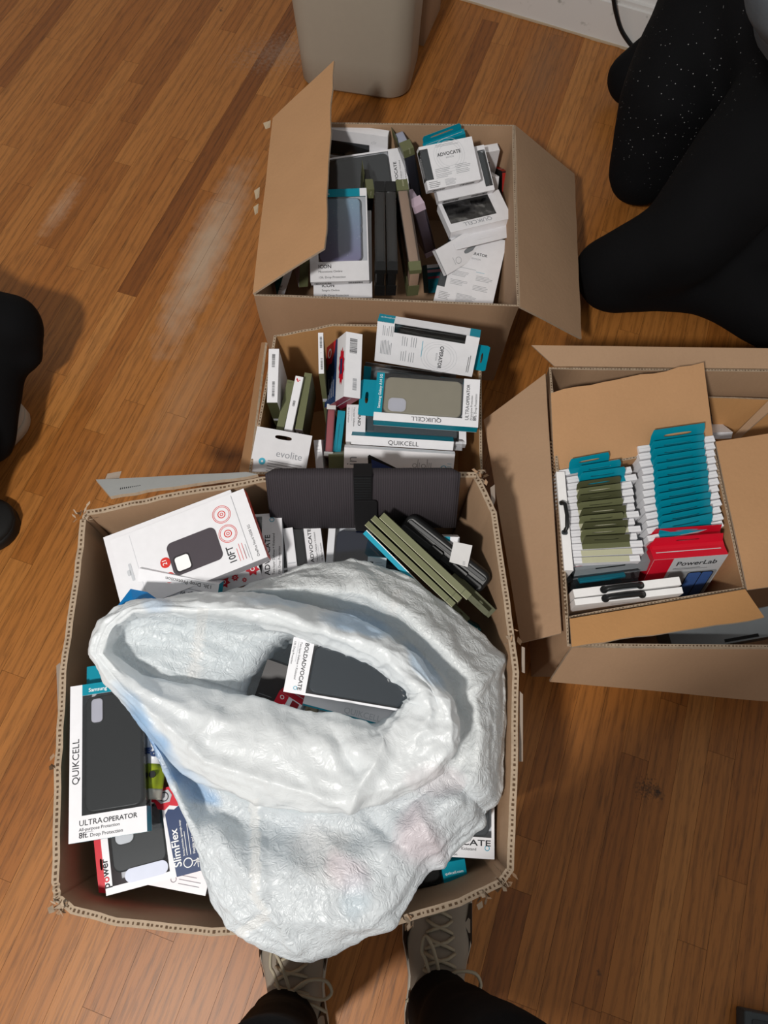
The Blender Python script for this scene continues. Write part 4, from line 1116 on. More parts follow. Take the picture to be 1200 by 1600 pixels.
# dark textile pouch with strap
p = Pack('plum-black fabric pouch with a black strap, against the big box\'s back wall', (414, 742), (720, 741), (436, 826), (.435, .435, .345), .022, None, 'pouch', 'pouch')
w_, h_ = p.w, p.h
def fabric(name, h, sc):
    m, nt, b = newmat(name); b.inputs['Roughness'].default_value = .8; b.inputs['Specular IOR Level'].default_value = .25
    tc = nd(nt, 'ShaderNodeTexCoord'); wv = nd(nt, 'ShaderNodeTexWave', wave_type='BANDS', bands_direction='X'); wv.inputs['Scale'].default_value = sc; wv.inputs['Distortion'].default_value = .6
    nt.links.new(tc.outputs['Object'], wv.inputs[0]); mx = nd(nt, 'ShaderNodeMix', data_type='RGBA'); c = rgb(h)
    mx.inputs['A'].default_value = tuple(x * .8 for x in c[:3]) + (1,); mx.inputs['B'].default_value = tuple(x * 1.2 for x in c[:3]) + (1,)
    nt.links.new(wv.outputs['Fac'], mx.inputs['Factor']); nt.links.new(mx.outputs['Result'], b.inputs['Base Color'])
    bp = nd(nt, 'ShaderNodeBump'); bp.inputs['Strength'].default_value = .4; bp.inputs['Distance'].default_value = .001; nt.links.new(wv.outputs['Fac'], bp.inputs['Height']); nt.links.new(bp.outputs['Normal'], b.inputs['Normal'])
    return m
PF = fabric('plum_black_fabric', '#353034', 90)
STR = fabric('black_webbing', '#121113', 300)
k = MB(); rings = []
for j in range(13):
    f = j / 12; ang = math.pi * f
    rings.append((f, ang))
# front and back panels meeting in a rounded top fold
prof = [(-.0, -.022), (h_ * .5, -.024), (h_ * .93, -.023), (h_ * .985, -.019), (h_ * 1.0, -.012), (h_ * .985, -.004), (h_ * .93, .0), (h_ * .5, .002), (.0, .0)]
R = []
for j in range(25):
    x = w_ * j / 24; e = .004 * math.sin(j * 1.7) * .4
    inset = 1 if 0 < j < 24 else .3
    R.append([(x, y, z * 1.0 * (inset if abs(z + .011) > .0 else 1) + e * .15) for y, z in prof])
k.loft(R, PF, None, True, True, True); k.build('body', p.root)
k = MB()
k.box((w_ * .45, h_ * .10, -.001), (w_ * .545, h_ * 1.0, .0045), STR); k.box((w_ * .45, h_ * .99, -.026), (w_ * .545, h_ * 1.02, .0045), STR); k.rrect(w_ * .455, h_ * .0, w_ * .572, h_ * .58, .005, .0046, .0075, STR, None, .001)
for q in range(9): k.box((w_ * .455, h_ * (.6 + .045 * q), .0045), (w_ * .54, h_ * (.62 + .045 * q), .0052), BLACKP)
k.build('strap', p.root, 'black strap with a stitched flap')

# diagonal cluster at the back right
GD = 'packages standing diagonally at the big box\'s back right'
def diag(label, tl, tr, bl, z, t, front, end=WHITE, strip=True, right=None):
    p = Pack(label, tl, tr, bl, z, t, GD)
    p.solid(front, right=end, bottom=front, top=front)
    if strip: p.c.quad(0, p.h * .02, p.w, p.h * .09, CREAM, None, .0004)
    p.c.quad(p.w * .93, 0, p.w * .935, p.h, DOLIVE, None, .0004)
    return p
E_ = P('#c8c6b6', .45, 'worn_white_card')
p = diag('olive package on edge, lowest-left of the three diagonal ones', (576, 814), (712, 942), (569, 820), (.415, .40, .413), .09, OLIVE, E_)
p.tab(DOLIVE, .1, .9, .03, (.5, .5, .1, .1), side='right', z=-.03); p.done()
p = diag('olive package on edge, middle of the three diagonal ones', (586, 805), (722, 934), (578, 811), (.42, .405, .418), .09, OLIVE, E_); p.done()
p = diag('olive package on edge, upper-right of the three diagonal ones', (600, 801), (737, 929), (591, 808), (.425, .408, .422), .09, OLIVE, E_); p.tab(DOLIVE, .1, .9, .035, (.5, .5, .14, .1), side='right', z=-.03); p.done()
p = diag('dark olive package, its white end lowest beside the big box\'s right wall', (712, 893), (775, 953), (698, 903), (.368, .36, .364), .09, DOLIVE, E_, False); p.done()
p = Pack('bright teal package edge running down toward the bag, left of the olive trio', (573, 828), (675, 930), (567, 834), (.402, .392, .40), .08, GD)
p.solid(P('#0098b4', .4, 'bright_teal_card'), top=WHITE); p.c.quad(0, p.h * .85, p.w, p.h, WINK); p.done()
p = Pack('dark teal package end deep at the right wall, below the olive trio', (712, 962), (752, 984), (706, 975), (.34, .335, .335), .06, GD)
p.solid(DTEAL, right=E_); p.c.quad(p.w * .85, 0, p.w * .87, p.h, LINK); p.done()
p = Pack('rugged black phone case loose on its side, right of the olive trio', (636, 806), (766, 908), (616, 824), (.392, .375, .38), .03, GD, 'phone_case', 'phone case')
w_, h_ = p.w, p.h; k = MB(); k.rrect(0, -.004, w_, h_ + .006, .012, -.03, -.006, BLACKP, None, .005); k.build('shell', p.root)
k = MB(); k.rrect(w_ * .02, h_ * .15, w_ * .98, h_ * .5, .004, -.007, -.001, P('#26282a', .45, 'black_rubber'), None, .0015); k.rrect(w_ * .36, h_ * .1, w_ * .5, h_ * .62, .003, -.002, .0015, BLACKP, None, .001); k.rrect(w_ * .62, h_ * .1, w_ * .8, h_ * .55, .003, -.002, .001, BLACKP, None, .001); k.rrect(w_ * .04, h_ * .7, w_ * .96, h_ * .95, .003, -.007, -.003, P('#26282a', .45), None, .001); k.build('bumper', p.root)
p = Pack('plain white card lying by the right wall, beyond the rugged black case', (709, 846), (738, 853), (702, 878), (.395, .395, .38), .004, GD, 'card', 'card')
p.c.prism([(0, 0), (p.w, -p.h * .05), (p.w, p.h), (0, p.h)], -.001, 0, P('#c9c8c8', .5, 'grey_white_paper')); p.c.lines(p.w * .7, p.h * .15, p.w * .15, 3, .002, GINK); p.done()
p = Pack('teal and white package under the plain card near the big box\'s back right corner', (680, 838), (718, 839), (678, 872), (.37, .37, .355), .03, GD)
p.solid(TEAL, top=WHITE); p.c.quad(p.w * .62, 0, p.w, p.h, WHITE); p.done()

# left side of the big box
quik('white and teal window package with black phone case at the big box\'s left', (110, 1073), (224, 1069), (107, 1319), (.415, .415, .415), P('#232628', .32, 'black_glossy_case'), (.28, .735, .43, .893), 'Samsung Galaxy A54', GB, camat=P('#c7c5d0', .3, 'pale_cutout'))
p = Pack('teal package edge showing above the black phone case package at the left wall', (136, 1042), (240, 1040), (133, 1255), (.388, .388, .388), .022, GB)
p.solid(WHITE, top=TEAL); p.c.quad(0, p.h * .8, p.w, p.h, TEAL); p.txt('Samsung', .6, .9, .006, WINK); p.done()
p = Pack('red, white and navy window package at the big box\'s near left', (166, 1400), (127, 1264), (323, 1358), (.372, .376, .372), .022, GB)
w_, h_ = p.w, p.h
p.window(.08, .36, .86, .93, wrap='', st=RED, sl=RED, left=WHITE)
p.case(.20, .37, .84, .92, P('#26292b', .35, 'black_slim_case'), (.50, .68, .80, .86), P('#dfe0e4', .3, 'pale_cutout_b'))
p.c.rrect(w_ * .07, h_ * .37, w_ * .22, h_ * .80, .008, .0001, .0005, P('#cdd2e4', .3, 'pale_blue_window'))
p.c.poly([(0, 0), (w_ * .74, 0), (w_ * .76, h_ * .06), (w_ * .74, h_ * .12), (w_ * .77, h_ * .18), (w_ * .73, h_ * .24), (w_ * .75, h_ * .30), (w_ * .70, h_ * .335), (0, h_ * .30)], NAVY, None, .0006)
p.c.poly([(w_ * .74, 0), (w_ * 1.0, 0), (w_ * 1.0, h_ * .52), (w_ * .90, h_ * .50), (w_ * .86, h_ * .42), (w_ * .78, h_ * .40), (w_ * .75, h_ * .33), (w_ * .79, h_ * .28), (w_ * .76, h_ * .2), (w_ * .8, h_ * .12), (w_ * .76, h_ * .06)], RED, None, .0008)
p.txt('SlimFlex', .10, .235, .017, WINK, bold=.014, fit=w_ * .42, z=.001)
p.c.text('Strong protection, lightweight design', w_ * .20, h_ * .19, .0045, WINK, None, 0, .01, w_ * .4, .001); p.c.lines(w_ * .2, h_ * .165, w_ * .36, 2, .0045, WINK, None, .0007, .001); p.c.text('Flexible and trendy design', w_ * .2, h_ * .085, .0045, WINK, None, 0, .01, w_ * .4, .001); p.c.lines(w_ * .2, h_ * .06, w_ * .33, 1, .0045, WINK, None, .0007, .001)
p.c.ringmark(w_ * .12, h_ * .17, .006, .0012, WINK, None, .001)
for a in range(4): p.c.text('|', w_ * .12, h_ * .07, .012, WINK, None, 45 * a, 0, None, .001, 'C')
p.c.rrect(w_ * .80, h_ * .05, w_ * .98, h_ * .16, .002, .0008, .0013, WINK); p.c.rrect(w_ * .81, h_ * .055, w_ * .97, h_ * .155, .002, .0013, .0015, RED); p.txt('1 YEAR', .89, .10, .009, WINK, bold=.010, align='C', z=.002, fit=w_ * .13); p.c.lines(w_ * .83, h_ * .075, w_ * .12, 2, .003, WINK, None, .0006, .002)
p.c.prism([(w_ * .90, h_ * .24), (w_ * .97, h_ * .27), (w_ * .97, h_ * .36), (w_ * .90, h_ * .41), (w_ * .83, h_ * .36), (w_ * .83, h_ * .27)], .0008, .0014, P('#b9b9bd', .25, 'silver_foil')); p.c.ringmark(w_ * .90, h_ * .32, .006, .0012, INK, None, .0018)
p.txt('p', .07, .955, .013, INK, bold=.014); p.txt('o', .135, .955, .013, RED, bold=.02); p.txt('wer', .20, .955, .013, INK, bold=.014)
p.tab(RED, .02, .66, .016, (.5, .6, .1, .1), 0.0); p.done()
p = Pack('white and teal package at the big box\'s near wall, left of the bag', (222, 1300), (338, 1322), (218, 1380), (.355, .355, .35), .022, GB)
p.solid(WHITE, bottom=DTEAL, left=TEAL); p.c.lines(p.w * .62, p.h * .3, p.w * .3, 3, .005, GINK, None, .0008); p.c.ringmark(p.w * .55, p.h * .2, .004, .001, GINK); p.done()
# lime and white rolled pouch
c0, c1 = at(244, 1128, .385), at(244, 1236, .385)
o = empty('tube_package', Matrix.Translation(c0)); tag(o, 'lime and white rolled package beside the black phone case package', 'package', GB)
for nm, f0, f1, mt in (('white_band', .0, .62, P('#d6d7da', .25, 'glossy_white_film')), ('lime_band', .62, .97, P('#8c9a24', .25, 'lime_film')), ('clear_end', .97, 1.12, P('#a9a79a', .2, 'grey_film'))):
    k = MB(); R = []
    for j in range(6):
        f = f0 + (f1 - f0) * j / 5; y = (c1 - c0).y * f
        R.append([((.0205 + .0012 * math.cos(6 * a)) * math.cos(a), y, (.0165 + .0012 * math.cos(6 * a)) * math.sin(a)) for a in [2 * math.pi * i / 48 for i in range(48)]])
    k.loft(R, mt)
    if nm == 'white_band': k.text('PaR', .012, (c1 - c0).y * .40, .015, NAVY, None, 180, .03, None, .0183)
    if nm == 'lime_band': k.rrect(.006, (c1 - c0).y * .82, .014, (c1 - c0).y * .82 + .008, .0035, .015, .0185, BLACKP)
    k.build(nm, o)
# right side of the big box
p = advocate('white-panelled window package at the big box\'s near right corner, half under the bag', (664, 1150), (772, 1156), (658, 1336), (.350, .350, .350), GREYP, GB, wordfit=.88)
p = Pack('clear package with a teal end, lying along the big box\'s near wall', (602, 1366), (726, 1342), (608, 1398), (.33, .33, .32), .03, GB)
w_, h_ = p.w, p.h
p.c.box((w_ * .70, 0, -p.t), (w_, h_, 0), TEAL); p.c.box((0, 0, -p.t), (w_ * .7, h_, -p.t + .001), GREYC); k = MB(); k.box((0, 0, -p.t + .001), (w_ * .7, h_, -.0005), CLEAR); k.build('window', p.root); p.case(.02, .1, .68, .9, BLACKP, z=-.004); p.txt('quikcell.com', .73, .4, .007, WINK, fit=w_ * .23); p.done()

# inside the bag
GI = 'packages inside the white bag'
advocate('window package on top in the bag\'s mouth, dark slate case, title reading downward', (655, 1028), (628, 1112), (459, 995), (.455, .445, .462), P('#343c43', .3, 'dark_slate_case'), GI, 'BOLDADVOCATE', .86, t=.018)
p = Pack('white and teal package directly beneath the dark slate one in the bag', (494, 1022), (642, 1060), (470, 1101), (.428, .428, .42), .02, GI)
p.solid(WHITE, bottom=TEAL); p.txt('QUIKCELL', .42, .06, .010, LINK, fit=p.w * .38); p.c.quad(0, 0, p.w, p.h * .03, TEAL); p.done()
p = Pack('red and white package end in the bag\'s mouth', (437, 1079), (472, 1102), (425, 1106), (.42, .42, .405), .03, GI)
p.solid(WHITE, left=RED, top=RED); p.c.quad(0, p.h * .0, p.w * .42, p.h, RED); p.c.quad(p.w * .6, p.h * .2, p.w * .9, p.h * .95, P('#8d1220', .4, 'deep_red_card')); p.c.ringmark(p.w * .2, p.h * .8, .003, .001, WINK, None, .0008); p.done()
p = Pack('small beige phone case edge next to the red package end in the bag', (480, 1095), (499, 1099), (473, 1122), (.415, .415, .40), .03, GI, 'phone_case', 'phone case')
k = MB(); k.rrect(0, 0, p.w, p.h, .004, -.03, 0, P('#a3937c', .45, 'tan_case'), None, .002); k.build('shell', p.root)
k = MB(); k.rrect(p.w * .2, p.h * .2, p.w * .5, p.h * .6, .002, -.001, .0012, P('#8e7f6a', .45, 'tan_key'), None, .0005); k.build('side_key', p.root)
p = Pack('grey-white carton corner at the lower right of the bag\'s mouth', (561, 1117), (618, 1136), (554, 1142), (.40, .40, .39), .03, GI)
p.solid(P('#a9adb2', .45, 'mid_grey_card')); p.c.lines(p.w * .2, p.h * .6, p.w * .25, 2, .004, INK); p.done()
p = Pack('dark package deep at the left of the bag\'s mouth', (418, 1030), (462, 1046), (392, 1104), (.405, .405, .39), .03, GI)
p.solid(P('#2e2b2c', .4, 'black_brown_card'), left=GREYP); p.c.lines(p.w * .1, p.h * .3, p.w * .6, 2, .005, GREYC); p.done()


# ---------------------------------------------------------------- white plastic bag
def bag_material():
    m, nt, b = newmat('white_bag_film')
    out = nt.nodes['Material Output']
    b.inputs['Roughness'].default_value = .36; b.inputs['Specular IOR Level'].default_value = .5
    at_ = nd(nt, 'ShaderNodeAttribute'); at_.attribute_name = 'print'
    nt.links.new(at_.outputs['Color'], b.inputs['Base Color'])
    tc = nd(nt, 'ShaderNodeTexCoord')
    n1 = nd(nt, 'ShaderNodeTexNoise'); n1.inputs['Scale'].default_value = 30; n1.inputs['Detail'].default_value = 3; n1.inputs['Roughness'].default_value = .5; n1.inputs['Distortion'].default_value = 1.2
    n2 = nd(nt, 'ShaderNodeTexVoronoi', feature='SMOOTH_F1'); n2.inputs['Scale'].default_value = 55
    n3 = nd(nt, 'ShaderNodeTexNoise'); n3.inputs['Scale'].default_value = 85; n3.inputs['Detail'].default_value = 2; n3.inputs['Distortion'].default_value = 1.2
    mp = nd(nt, 'ShaderNodeVectorMath', operation='MULTIPLY_ADD')
    nt.links.new(tc.outputs['Object'], n1.inputs[0])
    nz = nd(nt, 'ShaderNodeTexNoise'); nz.inputs['Scale'].default_value = 12; nt.links.new(tc.outputs['Object'], nz.inputs[0])
    mp.inputs[1].default_value = (.06, .06, .06); nt.links.new(nz.outputs['Color'], mp.inputs[0]); nt.links.new(tc.outputs['Object'], mp.inputs[2])
    nt.links.new(mp.outputs[0], n2.inputs[0]); nt.links.new(mp.outputs[0], n3.inputs[0])
    a = nd(nt, 'ShaderNodeMath', operation='MULTIPLY_ADD'); a.inputs[1].default_value = .30; nt.links.new(n2.outputs['Distance'], a.inputs[0])
    r1 = nd(nt, 'ShaderNodeMath', operation='SUBTRACT'); r1.inputs[1].default_value = .5; nt.links.new(n1.outputs['Fac'], r1.inputs[0])
    r2_ = nd(nt, 'ShaderNodeMath', operation='ABSOLUTE'); nt.links.new(r1.outputs[0], r2_.inputs[0])
    r3_ = nd(nt, 'ShaderNodeMath', operation='MULTIPLY'); r3_.inputs[1].default_value = -1.5; nt.links.new(r2_.outputs[0], r3_.inputs[0]); nt.links.new(r3_.outputs[0], a.inputs[2])
    a2 = nd(nt, 'ShaderNodeMath', operation='MULTIPLY_ADD'); a2.inputs[1].default_value = -1.7
    s3 = nd(nt, 'ShaderNodeMath', operation='SUBTRACT'); s3.inputs[1].default_value = .5; nt.links.new(n3.outputs['Fac'], s3.inputs[0])
    s4 = nd(nt, 'ShaderNodeMath', operation='ABSOLUTE'); nt.links.new(s3.outputs[0], s4.inputs[0]); nt.links.new(s4.outputs[0], a2.inputs[0]); nt.links.new(a.outputs[0], a2.inputs[2])
    bp = nd(nt, 'ShaderNodeBump'); bp.inputs['Strength'].default_value = .7; bp.inputs['Distance'].default_value = .0032
    sm = nd(nt, 'ShaderNodeMath', operation='MULTIPLY'); sm.inputs[1].default_value = .7; nt.links.new(at_.outputs['Alpha'], sm.inputs[0]); nt.links.new(sm.outputs[0], bp.inputs['Strength'])
    nt.links.new(a2.outputs[0], bp.inputs['Height']); nt.links.new(bp.outputs['Normal'], b.inputs['Normal'])
    tl = nd(nt, 'ShaderNodeBsdfTranslucent'); nt.links.new(at_.outputs['Color'], tl.inputs['Color']); nt.links.new(bp.outputs['Normal'], tl.inputs['Normal'])
    mx = nd(nt, 'ShaderNodeMixShader'); mx.inputs[0].default_value = .34
    nt.links.new(b.outputs[0], mx.inputs[1]); nt.links.new(tl.outputs[0], mx.inputs[2]); nt.links.new(mx.outputs[0], out.inputs['Surface'])
    return m


def catmull(pts, f, closed):
    n = len(pts)
    i = int(math.floor(f)); t = f - i
    if closed: g = lambda k: pts[k % n]
    else: g = lambda k: pts[max(0, min(n - 1, k))]
    p0, p1, p2, p3 = g(i - 1), g(i), g(i + 1), g(i + 2)
    return 0.5 * ((2 * p1) + (p2 - p0) * t + (2 * p0 - 5 * p1 + 4 * p2 - p3) * t * t + (3 * p1 - p0 - 3 * p2 + p3) * t ** 3)


def build_bag():
    K = 20
    outer = [(140, 1022), (156, 972), (198, 943), (268, 934), (340, 928), (412, 930), (482, 947), (552, 966), (612, 994), (662, 1040), (697, 1085), (718, 1132), (713, 1172), (690, 1206), (640, 1236), (560, 1264), (478, 1266), (388, 1250), (288, 1206), (200, 1108)]
    inner = [(172, 1020), (186, 988), (214, 960), (270, 958), (335, 966), (400, 975), (455, 990), (520, 1012), (572, 1030), (612, 1053), (640, 1080), (646, 1097), (634, 1114), (612, 1127), (588, 1138), (540, 1122), (480, 1116), (400, 1094), (325, 1078), (232, 1060)]
    deep = [(372, 1078), (380, 1058), (395, 1040), (412, 1022), (428, 1008), (442, 1000), (460, 996), (515, 1016), (560, 1034), (596, 1057), (622, 1080), (626, 1096), (618, 1110), (602, 1122), (580, 1131), (536, 1124), (488, 1121), (430, 1106), (402, 1100), (380, 1092)]
    edge = [(232, 1090), (236, 1020), (250, 972), (300, 948), (350, 930), (405, 912), (470, 888), (552, 876), (642, 905), (716, 963), (782, 1025), (788, 1120), (783, 1240), (760, 1284), (668, 1358), (612, 1440), (485, 1500), (374, 1456), (334, 1402), (270, 1204)]
    zi = [.47, .475, .49, .50, .50, .50, .50, .49, .49, .49, .49, .495, .495, .49, .485, .485, .48, .475, .465, .462]
    zo = [.475, .48, .485, .485, .48, .475, .475, .48, .485, .49, .50, .505, .505, .50, .495, .49, .485, .475, .465, .465]
    ze = [.40] * 9 + [.385, .375, .37, .375, .385, .40, .415, .405, .415, .41, .40]
    def W(px, z): return [at(x, y, z[k] if isinstance(z, list) else z) for k, (x, y) in enumerate(px)]
    mixp = lambda a, b, f: [(p[0] + (q[0] - p[0]) * f, p[1] + (q[1] - p[1]) * f) for p, q in zip(a, b)]
    cen = (480, 1110)
    toward = lambda a, f: [(x + (cen[0] - x) * f, y + (cen[1] - y) * f) for x, y in a]
    rings = []
    rings.append(('deep', W(toward(deep, .10), .33)))
    rings.append(('deep', W(deep, .42)))
    rings.append(('in', W(mixp(deep, inner, .55), [.445] * K)))
    rings.append(('in', W(mixp(deep, inner, .92), [z - .018 for z in zi])))
    rings.append(('cuff', W(inner, zi)))
    rings.append(('cuff', W(mixp(inner, outer, .28), [a + .026 for a in zi])))
    rings.append(('cuff', W(mixp(inner, outer, .60), [a + .026 for a in zi])))
    rings.append(('cuff', W(mixp(inner, outer, .88), [a + .018 for a in zo])))
    rings.append(('cuff', W(outer, zo)))
    rings.append(('cuff', W(toward(outer, .012), [a - .012 for a in zo])))
    rings.append(('tuck', W(toward(outer, .085), [a - .042 for a in zo])))
    rings.append(('body', W(mixp(toward(outer, .04), edge, .18), [a - .064 for a in zo])))
    bz = [.44] * K
    for k in (5, 6, 7, 8, 9, 10): bz[k] = .455
    for k in (11, 12, 13, 14, 15, 16, 17): bz[k] = .452
    rings.append(('body', W(mixp(outer, edge, .45), bz)))
    rings.append(('body', W(mixp(outer, edge, .75), [b * .5 + e * .5 + .012 for b, e in zip(bz, ze)])))
    rings.append(('body', W(mixp(outer, edge, .94), [e + .018 for e in ze])))
    rings.append(('body', W(edge, ze)))
    under = [(x + (cen[0] - x) * (.10 if k not in (14, 15, 16, 17, 18) else .22), y + (cen[1] - y) * (.10 if k not in (14, 15, 16, 17, 18) else .25)) for k, (x, y) in enumerate(edge)]
    rings.append(('under', W(under, [.33 if k not in (14, 15, 16, 17, 18) else .40 for k in range(K)])))
    rings.append(('under', W(toward(under, .30), .26)))
    base = [at(480, 1110, 0).lerp(p, .45) for p in W(toward(edge, .2), .0)]
    c0 = at(500, 1150, .3); base = [Vector((c0.x + .11 * math.cos(math.pi - 2 * math.pi * k / K), c0.y + .10 * math.sin(math.pi - 2 * math.pi * k / K), .02)) for k in range(K)]
    rings.append(('under', base))
    NU = 460; SUB = 13
    NR = (len(rings) - 1) * SUB + 1
    # around
    def around(r, f):
        i = int(f); a = catmull(r[1], f, True)
        if r[0] in ('body', 'cuff'): a = a.lerp(r[1][i % K].lerp(r[1][(i + 1) % K], f - i), .5)
        return a
    cols = [[around(r, K * i / NU) for i in range(NU)] for r in rings]
    V = []
    for j in range(NR):
        f = j / SUB
        V.append([catmull([c[i] for c in cols], min(f, len(rings) - 1.0001), False) for i in range(NU)])
    # normals
    def nrm(j, i):
        a = V[min(j + 1, NR - 1)][i] - V[max(j - 1, 0)][i]; b = V[j][(i + 1) % NU] - V[j][i - 1]
        n = a.cross(b)
        return n.normalized() if n.length > 1e-9 else Vector((0, 0, 1))
    sg = 1.0
    mid = nrm(int(5.5 * SUB), 10)
    creases = [((782, 1026), (714, 1106), 12, .016), ((700, 1206), (775, 1285), 12, -.014), ((548, 1255), (600, 1165), 13, .020), ((600, 1165), (660, 1085), 12, .012), ((165, 1050), (300, 1165), 9, .010), ((300, 1165), (330, 1192), 9, .012), ((330, 1192), (560, 1262), 9, .010), ((300, 1165), (345, 1110), 9, .008), ((560, 1262), (640, 1335), 12, -.014), ((430, 1430), (620, 1445), 14, .010), ((430, 1430), (330, 1290), 14, .009), ((430, 1430), (470, 1490), 10, .010), ((400, 1245), (408, 1395), 8, .006), ((610, 1050), (705, 1100), 10, .008), ((520, 1140), (560, 1215), 10, -.010), ((560, 900), (700, 1010), 16, .008), ((650, 1260), (700, 1370), 14, .010), ((480, 1275), (600, 1420), 18, .008), ((190, 985), (300, 975), 7, -.006), ((430, 960), (640, 1030), 9, .008)]
    if mid.z < 0: sg = -1.0
    N = [[nrm(j, i) * sg for i in range(NU)] for j in range(NR)]
    out = []; kinds = []
    for j in range(NR):
        f = j / SUB; rk = rings[min(int(f + .5), len(rings) - 1)][0]
        row_ = []
        for i in range(NU):
            p = V[j][i]; a = i / NU
            th = 2 * math.pi * a
            # long folds that follow the mouth, then crumple
            q = Vector((math.cos(th) * 1.6, math.sin(th) * 1.6, f * .9))
            fold = 1 - abs(noise.noise(q * 1.5 + Vector((3, 1, 5)))) * 2
            q2 = Vector((p.x * 16, p.y * 16, p.z * 9)); q3 = Vector((p.x * 42, p.y * 42, p.z * 30))
            cr = (1 - 2 * abs(noise.noise(q2 + Vector((noise.noise(q2 * .6), noise.noise(q2 * .6 + Vector((9, 9, 9))), 0)) * 1.5)))
            c2 = (1 - 2 * abs(noise.noise(q3 + Vector((7, 2, 4)))))
            rad = noise.noise(Vector((th * 5.5 + .8 * f, f * .35, 2.0)))
            amp = {'deep': .003, 'in': .006, 'cuff': .007, 'tuck': .003, 'body': .007, 'under': .003}[rk]
            q4 = Vector((p.x * 95, p.y * 95, p.z * 60)); c3 = 1 - 2 * abs(noise.noise(q4))
            ww = .5 + .5 * noise.noise(Vector((p.x * 7, p.y * 7, 4.0)))
            d = amp * (.40 * fold + .26 * cr + (.14 + .26 * ww) * c2 + .10 * c3 - .45) + (.004 * rad if rk == 'body' else .003 * rad)
            dd = p - CAM; zz = dd.dot(FW); x, y = 600 + FPX * dd.dot(CR) / zz, 800 - FPX * dd.dot(CU) / zz
            if rk in ('cuff', 'body', 'in'):
                for (x0, y0), (x1, y1), wd, hh in creases:
                    L2 = (x1 - x0) ** 2 + (y1 - y0) ** 2; s_ = ((x - x0) * (x1 - x0) + (y - y0) * (y1 - y0)) / L2
                    if -.1 < s_ < 1.1:
                        e = abs((x - x0) * (y1 - y0) - (y - y0) * (x1 - x0)) / math.sqrt(L2) + 5 * noise.noise(Vector((x * .05, y * .05, wd)))
                        if e < wd * 2: d += hh * .7 * max(0, 1 - abs(e) / (wd * 2)) ** 1.6 * min(1, (s_ + .1) * 5, (1.1 - s_) * 5)
            row_.append(p + N[j][i] * d)
        out.append(row_); kinds.append(rk)
    mb = MB(); mat = bag_material()
    verts = [p for r in out for p in r]
    faces = [(j * NU + i, j * NU + (i + 1) % NU, (j + 1) * NU + (i + 1) % NU, (j + 1) * NU + i) for j in range(NR - 1) for i in range(NU)]
    faces.append(tuple((NR - 1) * NU + i for i in range(NU)))
    mb.add(verts, faces, mat, None, True)
    bag = mb.build('plastic_bag', None, 'crumpled white plastic bag with faint blue bands, mouth open, in the biggest box', 'bag')
    # printed bands and seams: marks that belong to the film
    spots = [((235, 1150), 70, 22, .75, '#8fbfee', 48), ((300, 1225), 60, 20, .70, '#8fbfee', 35), ((210, 1100), 50, 16, .55, '#9cc8f0', 50), ((560, 975), 75, 20, .60, '#a4cdf2', 15), ((660, 1040), 60, 14, .45, '#a4cdf2', 50), ((430, 940), 60, 10, .35, '#b4d6f2', 5),
             ((655, 1310), 46, 62, .20, '#ec9aa6', -20), ((545, 1365), 44, 32, .20, '#efa9b8', 30), ((555, 1395), 30, 38, .20, '#9fcbe2', 0), ((500, 1330), 60, 50, .18, '#f0d9c8', 20), ((680, 1220), 50, 30, .10, '#e88a98', 0), ((300, 1010), 110, 60, .12, '#c6dae4', 0), ((440, 1310), 90, 60, .10, '#cfdfee', 0), ((250, 945), 30, 10, .3, '#7db6ea', 0)]
    seam = [((318, 950), (302, 1060), 16), ((398, 1245), (400, 1392), 15), ((372, 1460), (420, 1428), 15), ((420, 1428), (392, 1392), 12), ((622, 920), (610, 968), 16)]
    ca = bag.data.color_attributes.new('print', 'FLOAT_COLOR', 'POINT')
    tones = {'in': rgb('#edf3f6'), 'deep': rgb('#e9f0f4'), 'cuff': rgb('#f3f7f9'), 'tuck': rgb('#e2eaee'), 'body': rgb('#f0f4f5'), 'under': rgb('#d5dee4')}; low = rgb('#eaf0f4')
    for k, v in enumerate(bag.data.vertices):
        p = V[k // NU][k % NU]
        d = p - CAM; zz = d.dot(FW); x, y = 600 + FPX * d.dot(CR) / zz, 800 - FPX * d.dot(CU) / zz
        c = list(tones[kinds[k // NU]])
        if kinds[k // NU] == 'body':
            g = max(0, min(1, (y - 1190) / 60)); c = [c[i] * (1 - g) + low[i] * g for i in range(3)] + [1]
        if kinds[k // NU] != 'under':
            for (sx, sy), ra, rb, am, hx, rot in spots:
                r = math.radians(rot); dx, dy = x - sx, y - sy
                e = ((dx * math.cos(r) + dy * math.sin(r)) / ra) ** 2 + ((-dx * math.sin(r) + dy * math.cos(r)) / rb) ** 2
                e += .5 * noise.noise(Vector((x * .03, y * .03, ra)))
                if e < 1:
                    q = am * min(1, (1 - e) * 1.2); cc = rgb(hx); c = [c[i] * (1 - q) + cc[i] * q for i in range(3)] + [1]
            for (x0, y0), (x1, y1), wd in seam:
                L = math.hypot(x1 - x0, y1 - y0); ux, uy = (x1 - x0) / L, (y1 - y0) / L
                s_ = (x - x0) * ux + (y - y0) * uy; dd = abs(-(x - x0) * uy + (y - y0) * ux)
                if 0 <= s_ <= L and dd < wd / 2: c = list(rgb('#f6f8f8'))
        c = list(c); c[3] = {'cuff': .35, 'tuck': .5}.get(kinds[k // NU], 1.0)
        ca.data[k].color = c
    return bag


build_bag()
